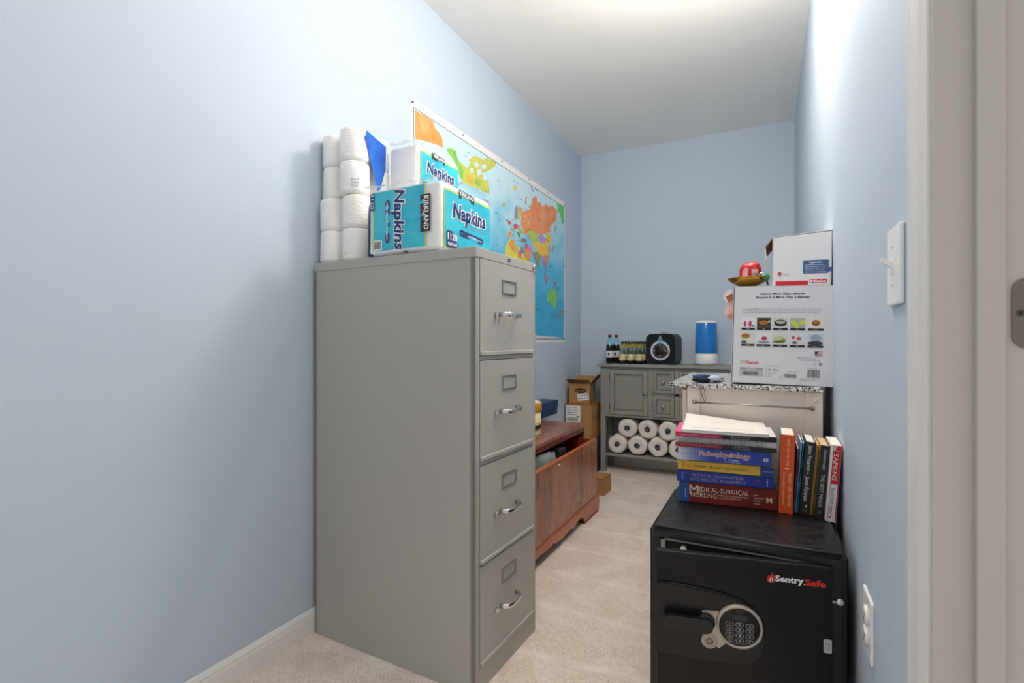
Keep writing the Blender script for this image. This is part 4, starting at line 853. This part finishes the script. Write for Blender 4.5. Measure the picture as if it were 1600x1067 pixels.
# white paper bag hanging from the back left of the carton
b_ = MB(); rn = random.Random(8)
PK = [(0, .0, 0), (-.01, -.012, .0), (-.028, -.02, -.006), (-.036, -.022, -.03), (-.022, -.02, -.05), (-.034, -.026, -.085), (-.014, -.02, -.11), (0, -.01, -.112)]
BKp = [(x*.9, y+.03, z) for x, y, z in PK]
b_.add(PK+BKp, [(k, k+1, 9+k, 8+k) for k in range(7)], C('#e9e7e6', .4)); 
b_.add([(x, y-.0, z) for x, y, z in PK], [(0, 1, 2, 3, 4), ], C('#eeeceb', .4)); b_.add(PK, [(0, 4, 5, 6, 7)], C('#e7c3c4', .4))
b_.poly([(-.028, -.026), (-.004, -.016), (-.003, -.04), (-.02, -.046)], C('#9c6242', .6), FR((0, -.0225, 0), (1, 0, 0), (0, 0, 1))); b_.poly([(-.026, -.092), (-.002, -.088), (-.002, -.108), (-.014, -.108)], C('#d2867c', .5), FR((0, -.0275, 0), (1, 0, 0), (0, 0, 1)))
b_.add([(0, -.01, 0), (.07, -.01, .003), (.07, .03, .003), (0, .03, 0), (0, -.01, -.003), (.07, -.01, .0005), (.07, .03, .0005), (0, .03, -.003)], [(0, 1, 2, 3), (7, 6, 5, 4), (0, 4, 5, 1), (3, 2, 6, 7), (1, 5, 6, 2)], C('#e9e7e6', .4))
o = b_.build('paper_bag', None, (-.1035, 1.99, zB+.005)); tag(o, 'crumpled white and pink bag hanging over the left edge of the blender carton', 'bag')

# ------------------------------------------------------------------ safe
sf = thing('safe', (-.277, 1.362, 0), 'black steel safe with the door ajar, standing by the right wall', 'safe')
SWd, SD, SH = .443, .428, .565
b_ = MB()
fr = [(0, .027), (SWd-.045, SWd)]
bmx = bmesh.new(); bmesh.ops.create_cube(bmx, size=1)
for v_ in bmx.verts: v_.co = Vector((SWd/2+v_.co.x*SWd, SD/2+v_.co.y*SD, .01+(SH-.01)/2+v_.co.z*(SH-.01)))
bmesh.ops.bevel(bmx, geom=[e for e in bmx.edges], offset=.012, segments=4, affect='EDGES')
ff = min(bmx.faces, key=lambda f: f.calc_center_median().y - f.calc_area()*10)
r1 = bmesh.ops.inset_region(bmx, faces=[ff], thickness=.016, depth=0)
for v_ in ff.verts:
    v_.co.x = .027 if v_.co.x < SWd/2 else SWd-.046; v_.co.z = SH-.027 if v_.co.z > SH/2 else .035
bmesh.ops.delete(bmx, geom=[ff], context='FACES_ONLY')
b_.bm(bmx, SAFE)
soften(b_.build('body', sf))
# liner of the opening
LN = C('#a5a396', .5); DKI = C('#1d1d1d', .6); b_ = MB()
x0, x1, z0, z1 = .0275, SWd-.0465, .0355, SH-.0275
for q in ((x0, x1, z1-.006, z1), (x0, x0+.012, z0, z1), (x1-.006, x1, z0, z1)): b_.box(q[0], q[1], .004, .018, q[2], q[3], LN, .001)
b_.box(x0+.03, x0+.033, .0185, .0195, z1-.06, z1-.008, DKI); b_.box(x0+.012, x1-.006, .0165, .0195, z0, z1-.006, DKI)
b_.build('door_liner', sf)['label'] = 'pale grey liner of the door opening'
b_ = MB(FR((x0+.058, .0165, z1-.022), (1, 0, 0), (0, 0, 1))); b_.lathe([(.008, 0), (.008, .02), (.006, .024), (0, .025)], C('#cfceb8', .4), seg=16); b_.build('bolt', sf)['label'] = 'cream bolt inside the opening'
dr = MB(); ax, ay = -.243+.277, 1.275-1.362; ang = math.atan2(1.349-1.275, .377)
DM = T(ax, ay, 0) @ RZ(ang)
DWd = .384; dr.M = DM @ FR((0, 0, 0), (1, 0, 0), (0, 0, 1))   # x across, y up, z toward viewer
dr.box(0, DWd, .04, .538, -.022, 0, SAFED, .004, seg=3)
dr.prism([(0, .37-.08)]+[(0, .46), (.05, .4605), (.1, .457), (.15, .451), (.19, .441), (.22, .424), (.238, .395), (.243, .36), (.236, .32), (.215, .295), (.18, .288), (.1, .287)], 0, .002, C('#17171a', .3))
dr.tube([(x, z, .002) for x, z in ((.003, .46), (.05, .4605), (.1, .457), (.15, .451), (.19, .441), (.22, .424), (.238, .395), (.243, .36))], .0035, SAFED)
dr.text('Sentry', .265, .5015, C('#e8e8ea', .4), h=.0135, z=.0006, bold=.04, w=.060); dr.text('Safe', .327, .4995, C('#d42a22', .4), h=.0130, z=.0006, bold=.035, w=.043); dr.ell(.3255, .494, .0012, .0012, C('#e8e8ea'), z=.0006, n=8)
dr.poly([(.248, .497), (.25, .491), (.256, .489), (.264, .491), (.265, .50), (.262, .508), (.259, .5135), (.257, .508), (.252, .506), (.249, .502)], C('#d42a22', .4), z=.0004); dr.poly([(.254, .491), (.2605, .491), (.2605, .499), (.2572, .502), (.254, .499)], C('#e8e8ea', .4), z=.0007); dr.poly([(.2558, .491), (.2588, .491), (.2588, .497), (.2572, .499), (.2558, .497)], C('#111111'), z=.0009)
dr.rrect(.365, .3815, .345, .376, .003, C('#b9b7ae'), z=.0006); dr.text('FIRE RATED', .3757, .3605, C('#333333'), w=.02, h=.003, z=.001, al='c', ang=R(90)); dr.text('UL 1 HR', .3705, .3605, C('#333333'), w=.014, h=.003, z=.001, al='c', ang=R(90))
dob = dr.build('door', sf)
Dm = dr.M.copy()
b_ = MB(Dm @ T(.188, .3795, 0)); BG = C('#bdb2a6', .35, .3)
b_.lathe([(.052, 0), (.0515, .008), (.047, .0105), (.045, .010), (.045, .002)], BG, seg=48, cap=False)
b_.prism([(-.03, -.042), (-.043, -.026), (-.05, -.008), (-.052, .012), (-.045, .03), (-.07, .028), (-.083, .026), (-.078, .016), (-.069, .008), (-.063, -.008), (-.067, -.022), (-.052, -.052), (-.045, -.056)], 0, .0085, BG)
b_.lathe([(.0185, 0), (.0185, .009), (.017, .0105), (0, .0105)], BG, T(-.066, -.0415, 0), 24)
b_.ring(0-.066, -.0415, .006, .008, BLACK, z=.0108, n=20); b_.ring(-.066, -.0415, .012, .0128, C('#8d857c'), z=.0108, n=24)
b_.lathe([(.0045, .010), (.0045, .012), (0, .012)], STEEL, T(-.066, -.0415, 0), 14)
b_.build('lock_bezel', dob)['label'] = 'beige keypad bezel'
b_ = MB(Dm @ T(.188, .3795, 0)); b_.lathe([(.0448, .002), (.0448, .0075), (.042, .009), (0, .009)], C('#141417', .2), seg=40)
b_.rrect(-.016, .016, .016, .029, .002, C('#2a2d2c', .15), z=.0094); SL = C('#8d8f92', .35)
for j in range(4):
    for i in range(3):
        x = -.022+.022*i; y = .0065-.0125*j; b_.rrect(x-.009, x+.009, y-.005, y+.005, .0048, SL, z=.0094); b_.rrect(x-.0075, x+.0075, y-.0037, y+.0037, .0036, C('#141417', .2), z=.0097)
        b_.text(('1', '2', '3', '4', '5', '6', '7', '8', '9', 'C', '0', 'P')[j*3+i], x, y, C('#d8dadc'), h=.0042, z=.01, al='c', bold=.02)
b_.text('PROGRAM LOCK SAFE', 0, -.0385, C('#8d8f92'), w=.03, h=.0016, z=.0094, al='c')
b_.build('keypad', dob)
b_ = MB(Dm); b_.lathe([(.021, 0), (.020, .016), (.018, .018), (0, .018)], C('#1e1e21', .3), T(.114, .3835, 0), 28)
b_.rrect(.018, .128, .364, .397, .0155, C('#1b1b1e', .25), z=.018, z1=.030); b_.build('lever_handle', dob)
b_ = MB(FR((SWd-.018, -.002, .462), (1, 0, 0), (0, 0, 1))); b_.box(-.026, -.004, -.006, .0, .0, .004, STEEL, .001); b_.lathe([(.0075, 0), (.0075, .007), (.006, .009), (0, .0095)], C('#cfd2d6', .25, .7), seg=18); b_.build('hinge_pin', sf)['label'] = 'chrome hinge pin'
for x in (.04, SWd-.04):
    for y in (.05, SD-.05): MB().lathe([(.016, 0), (.018, .012), (0, .012)], BLACK, T(x, y, 0), 12).build('foot', sf)

# ------------------------------------------------------------------ books
FL = C('#e8e2d4', .8, bump=1, bscale=300, stretch=(.1, .1, 3)); FW = C('#eceae6', .8, bump=1, bscale=300, stretch=(.1, .1, 3)); FT = C('#dcc193', .8, bump=1, bscale=300, stretch=(.1, .1, 3))
def book(name, label, W_, D_, T_, cov, spine, M_, loc, pages=FL, rz=0, hard=True, back=None, ends=None):
    """local: spine length along x, depth +y, thickness z; M_ orients it, loc is its base corner"""
    t_ = thing(name, loc, label, 'book', rz=rz); e = .0025 if hard else .0008; ov = .003 if hard else 0
    b_ = MB(M_); c2 = back or cov
    b_.box(0, W_, .002, D_, 0, e, c2, e*.3); b_.box(0, W_, .002, D_, T_-e, T_, cov, e*.3)
    n = 7; rr = .004 if hard else .0012
    P = [(.002, 0)]+[(.002-rr*math.sin(math.pi*k/n), T_*k/n) for k in range(n+1)]+[(.002, T_), (.005, T_), (.005, 0)]
    P = [(-.0+p[0], p[1]) for p in P[1:]]
    b_.prism([(p[0], p[1]) for p in P], 0, W_, cov, FR((0, 0, 0), (0, 1, 0), (0, 0, 1)))
    F0 = FR((0, .002-rr, 0), (1, 0, 0), (0, 0, 1)); spine(b_, F0, W_, T_)
    b_.build('cover', t_)
    MB(M_).box(ov, W_-ov, .005, D_-ov-.001, e, T_-e, pages).build('pages', t_)
    return t_
I4 = Matrix()
# spine decals sit slightly proud; curvature of the spine hides the difference
def sp_med(b_, F0, W_, T_):
    g = C('#e7d7c2', .4); wcol = C('#e9e4dc', .4)
    b_.rect(0, .028, .002, T_-.002, C('#24508f', .35), F0, .0006); b_.rect(.028, W_, .002, T_-.002, C('#641519', .35, var='#86261c', vscale=12), F0, .0006)
    b_.text('M', .030, T_-.0225, g, F0, h=.026, z=.0012); b_.text('EDICAL-SURGICAL', .0555, T_-.020, g, F0, h=.0135, w=.137, z=.0012, bold=-.005)
    b_.text('NURSING', .034, T_-.037, g, F0, h=.0135, w=.072, z=.0012, bold=-.005)
    b_.text('ASSESSMENT and MANAGEMENT', .11, T_-.033, g, F0, h=.0035, w=.08, z=.0012); b_.text('of CLINICAL PROBLEMS', .11, T_-.040, g, F0, h=.0035, w=.06, z=.0012)
    for i, s_ in enumerate(('Lewis', 'Heitkemper', 'Dirksen', 'OBrien')): b_.text(s_, .205, T_-.022-.0085*i, wcol, F0, h=.004, z=.0012)
    b_.text('M', .238, T_-.034, C('#d8cba0', .4), F0, h=.014, z=.0012, bold=.04); b_.text('Mosby', .252, T_-.034, wcol, F0, w=.014, h=.0045, z=.0012, al='c', ang=R(90)); b_.text('Sixth Edition', .018, T_-.034, wcol, F0, w=.026, h=.004, z=.0012, al='c', ang=R(90))
def sp_phys(b_, F0, W_, T_):
    g = C('#a9a6a0', .4); r_ = C('#b53a2e', .4)
    b_.rect(0, W_, .0015, T_-.0015, C('#1b2c86', .35, var='#22369a', vscale=10), F0, .0006); b_.text('PHYSICAL EXAMINATION', .045, T_*.66, g, F0, h=.0085, w=.14, z=.0012, bold=-.01); b_.text('AND HEALTH ASSESSMENT', .038, T_*.3, g, F0, h=.0085, w=.152, z=.0012, bold=-.01)
    b_.text('JARVIS', .016, T_/2, g, F0, w=.022, h=.005, z=.0012, al='c', ang=R(90)); b_.text('4TH', .214, T_*.6, r_, F0, h=.005, z=.0012); b_.text('EDITION', .210, T_*.35, r_, F0, h=.003, z=.0012); b_.text('Saunders', .245, T_/2, C('#d8d8d8'), F0, w=.02, h=.004, z=.0012, al='c', ang=R(90))
def sp_gen(b_, F0, W_, T_):
    k_ = C('#5a4a22', .4)
    b_.rect(0, .225, .0015, T_-.0015, C('#d7a428', .35, var='#e0b53c', vscale=10), F0, .0006); b_.rect(.225, W_, .0015, T_-.0015, C('#1d3c84', .35), F0, .0006)
    b_.text('GENERAL, ORGANIC & BIOCHEMISTRY', .045, T_*.47, k_, F0, h=.0075, w=.150, z=.0012); b_.rect(.014, .0165, .004, T_-.004, C('#a87a1e'), F0, .001); b_.text('Denniston', .025, T_*.6, k_, F0, h=.003, z=.0012); b_.text('Topping', .025, T_*.35, k_, F0, h=.003, z=.0012)
    b_.text('4th ed', .205, T_*.5, C('#e9dcb8'), F0, h=.004, z=.0012); b_.text('McGraw Hill', .232, T_*.5, C('#c8cfe0'), F0, h=.0035, z=.0012)
def sp_patho(b_, F0, W_, T_):
    b_.rect(0, W_, .0015, T_-.0015, C('#2744a0', .35), F0, .0006)
    for i in range(8): b_.rect(.011*i, .011*(i+1), .0015, T_-.0015, C(['#c9cbd6', '#b9bed2', '#a5acca', '#8f99c2', '#7986b8', '#6375b0', '#4c62aa', '#3952a4'][i], .35), F0, .0008)
    b_.text('Pathophysiology', .058, T_*.6, C('#e4dfe6'), F0, h=.0135, w=.142, z=.0012, bold=.05); b_.text('Pathophysiology', .058, T_*.6, C('#bb3a2e'), F0, h=.0135, w=.14, z=.0018, bold=0)
    b_.text('Concepts of', .14, T_*.27, C('#dfe3ee'), F0, h=.004, z=.0012, bold=.02); b_.text('Altered Health States', .128, T_*.12, C('#dfe3ee'), F0, h=.0035, z=.0012); b_.text('Porth  Matfin', .012, T_*.5, C('#3f4f8f'), F0, h=.0042, z=.0012); b_.text('8E', .232, T_*.45, C('#dfe3ee'), F0, h=.009, z=.0012, bold=.02)
STK = [('medical_textbook', 'thick dark red medical-surgical nursing textbook at the bottom of the stack', -.238, 1.607, .565, .266, .063, sp_med, '#4a1a1c', 6.5),
       ('medical_textbook', 'navy blue physical examination textbook lying second from the bottom', -.243, 1.600, .6285, .262, .034, sp_phys, '#1a2a7c', 6),
       ('medical_textbook', 'yellow chemistry textbook lying in the middle of the stack', -.241, 1.603, .663, .260, .030, sp_gen, '#c99a2a', 5),
       ('medical_textbook', 'blue and white pathophysiology textbook under the spiral bound book', -.240, 1.598, .6935, .253, .042, sp_patho, '#2744a0', 4.5)]
for n_, lb, x, y, z, w, t_, f_, c_, a_ in STK: book(n_, lb, w, .185, t_, C(c_, .35), f_, I4, (x, y, z), rz=R(a_))
# spiral book
sb_ = thing('spiral_bound_book', (-.246, 1.586, .736), 'pink and black spiral bound book near the top of the stack', 'book', rz=R(4.5))
PKc = C('#c41f52', .3); DKR = C('#8d1730', .35); BKc = C('#1a1a1f', .35); Wd = .272; Tk = .044; b_ = MB()
b_.box(0, Wd, .006, .19, .0005, .0025, BKc); b_.box(.13, Wd, .006, .19, Tk-.002, Tk, C('#e3e3e6', .35)); b_.box(0, .13, .006, .19, Tk-.002, Tk, C('#dd5f92', .35))
F0 = FR((0, 0, 0), (1, 0, 0), (0, 0, 1)); b_.box(0, .13, .0, .006, .029, Tk, PKc, .001); b_.box(.13, Wd, .0, .006, .029, Tk, BKc, .001); b_.box(0, .13, .0, .006, 0, .0125, DKR, .001); b_.box(.13, Wd, .0, .006, 0, .0125, BKc, .001)
b_.text('Clinician Drug Reference in Clinical Practice', .012, .0365, C('#f0c8d4'), F0, h=.0038, w=.108, z=.0006); b_.text('Clinician Drug Reference', .014, .007, C('#c98090'), F0, h=.0038, w=.105, z=.0006)
for y_ in (.039, .033): b_.text('Ed Joseph Clinical' if y_ > .035 else 'Pharmacotherapy', .155, y_, C('#d0d0d4'), F0, h=.0036, w=.05, z=.0006)
for y_ in (.009, .004): b_.text('A Joseph Clinical' if y_ > .005 else 'Pharmacotherapy', .16, y_, C('#a8a8ac'), F0, h=.0032, w=.045, z=.0006)
b_.build('cover', sb_); MB().box(.002, Wd-.002, .007, .187, .0025, Tk-.002, FW).build('pages', sb_)
b_ = MB(); n = 38; pts = []
for k in range(n*8+1):
    a = 2*math.pi*k/8; pts.append((.003+.240*k/(n*8), .004-.0105*math.cos(a)*1, .021+.0105*math.sin(a)))
b_.tube(pts, .0015, C('#b9babd', .3, .5), seg=5); b_.build('wire_spiral', sb_)['label'] = 'silver wire spiral'
# booklet
bk = thing('paper_booklet', (-.226, 1.575, .7805), 'white paper booklet with a curled cover lying on top of the stack', 'booklet', rz=R(4))
b_ = MB(); b_.box(0, .232, 0, .225, 0, .009, FW, .001); b_.build('pages', bk)
b_ = MB(); wz = lambda x, y: .018*max(0, (y-.08)/.145)**2*max(0, 1-x/.2)+.0012
b_.grid(-.001, .233, -.001, .226, 12, 12, C('#e4dfd8', .55), z=.0082, warp=wz); b_.text('PHARMACOLOGY', .11, .15, C('#b46a6a'), None, h=.006, z=.012, al='c'); b_.lines(.03, .2, .045, .009, 2, C('#6e6a66'), None, .0103, th=.2, ragged=.05)
b_.build('cover', bk)
# upright books : local x -> down, y -> back, z -> right
def UP(h, lean): return RY(R(lean)) @ Matrix(((0, 0, 1, 0), (0, 1, 0, 0), (-1, 0, 0, h), (0, 0, 0, 1)))
def sp_orange(b_, F0, W_, T_):
    c_ = C('#f0d9a0', .4); b_.rect(0, W_, .001, T_-.001, C('#d8501a', .4), F0, .0005); b_.text('BESSEL VAN DER KOLK', .012, T_*.55, c_, F0, h=.005, w=.075, z=.001); b_.text('THE BODY KEEPS THE SCORE', .105, T_*.72, c_, F0, h=.007, w=.095, z=.001); b_.text('BRAIN, MIND, AND BODY IN THE HEALING OF TRAUMA', .105, T_*.3, c_, F0, h=.004, w=.092, z=.001); b_.ell(.095, T_*.5, .002, .006, c_, F0, .001)
def sp_patt(b_, F0, W_, T_):
    c_ = C('#d9d6cf', .4); b_.rect(0, W_, .001, T_-.001, C('#17171a', .35), F0, .0005); b_.text('James Patterson', .008, T_*.5, c_, F0, h=.0105, w=.072, z=.001, shear=.2); b_.text('by', .083, T_*.5, C('#b9b29a'), F0, h=.006, z=.001, shear=.2); b_.text('James Patterson', .095, T_*.5, c_, F0, h=.0105, w=.07, z=.001, shear=.2)
    b_.ell(.178, T_*.6, .004, .003, C('#b9b08a'), F0, .001); b_.lines(.186, .196, T_*.7, .004, 3, C('#9a9488'), F0, .001)
def sp_best(b_, F0, W_, T_):
    c_ = C('#c3c3b4', .4); b_.rect(0, W_, .001, T_-.001, C('#1c1d20', .4), F0, .0005); b_.text('JONATHAN ROSEN', .010, T_*.5, c_, F0, h=.0055, w=.055, z=.001); b_.text('THE BEST MINDS', .078, T_*.5, c_, F0, h=.0085, w=.09, z=.001); b_.ring(.183, T_*.5, .003, .0036, c_, F0, .001, 12)
def sp_sap(b_, F0, W_, T_):
    b_.rect(0, W_, .001, T_-.001, C('#e2dee0', .4), F0, .0005); b_.rect(.0, .105, .005, T_-.001, C('#c22028', .4), F0, .0008); b_.poly([(0, .005), (.016, .005), (.015, .0085), (.010, .012), (.004, .0135), (0, .0135)], C('#b9b9b4', .4), F0, .0010); b_.rect(.105, W_-.004, .005, .0062, C('#c22028', .4), F0, .0008); b_.rect(.105, W_-.004, T_-.0035, T_-.001, C('#c22028', .4), F0, .0008)
    b_.text('SAPIENS', .022, T_*.5, C('#eadfe0'), F0, h=.010, w=.072, z=.0012); b_.rect(.014, .0148, .007, T_-.005, C('#eadfe0'), F0, .0012); b_.text('Yuval Noah Harari', .114, T_*.5, C('#3f6b74'), F0, h=.0085, w=.072, z=.0012); b_.ell(W_-.012, T_*.4, .0025, .0025, C('#b02830'), F0, .0012, 12)
def sp_col(c_, c2=None):
    def f(b_, F0, W_, T_): b_.rect(0, W_, .0008, T_-.0008, C(c_, .4), F0, .0004); (c2 and b_.rect(.03, .09, .001, T_-.001, C(c2, .4), F0, .0008))
    return f
UPR = [('hardcover_book', 'bright orange upright hardcover leaning beside the stack of textbooks', .0295, 1.625, .221, .150, .036, '#d8501a', sp_orange, 1.6, FL, '#3aa0b4'),
       ('paperback_book', 'short thin dark red and blue paperback between orange and black books', .0668, 1.640, .182, .125, .0040, '#7d2430', sp_col('#4a5f96', '#8d2838'), 3.4, FL, None),
       ('paperback_book', 'thin pale blue paperback beside the black hardcover', .0714, 1.643, .200, .14, .0036, '#8db4d8', sp_col('#6f9cc4'), 4.2, FW, None),
       ('paperback_book', 'very thin teal paperback pressed against the black hardcover', .0756, 1.640, .200, .14, .0030, '#1f7f92', sp_col('#1f7f92', '#135c80'), 4.6, FW, None),
       ('hardcover_book', 'black upright hardcover with white script title in the middle of the row of books', .0792, 1.622, .206, .15, .0255, '#17171a', sp_patt, 5.0, FW, None),
       ('paperback_book', 'slim yellow-edged paperback between the two black books', .1056, 1.640, .197, .14, .0075, '#b98a3a', sp_col('#d9a648'), 5.0, FT, None),
       ('hardcover_book', 'black and cream upright hardcover beside the red and white book', .1154, 1.618, .200, .15, .0228, '#1c1d20', sp_best, 4.9, FT, '#d8c08c'),
       ('paperback_book', 'red and white upright paperback nearest the right wall', .1400, 1.600, .206, .14, .0250, '#dcd6d8', sp_sap, 4.2, FW, '#e9e4e4')]
x = .042
for n_, lb, px_, py_, h_, d_, t_, c_, f_, ln, pg, ed in UPR:
    book(n_, lb, h_, d_, t_, C(c_, .4), f_, UP(h_, ln), (px_, py_, .5655+math.sin(R(ln))*t_), pages=pg, hard=n_.startswith('hard'), back=C(ed, .35) if ed else None)
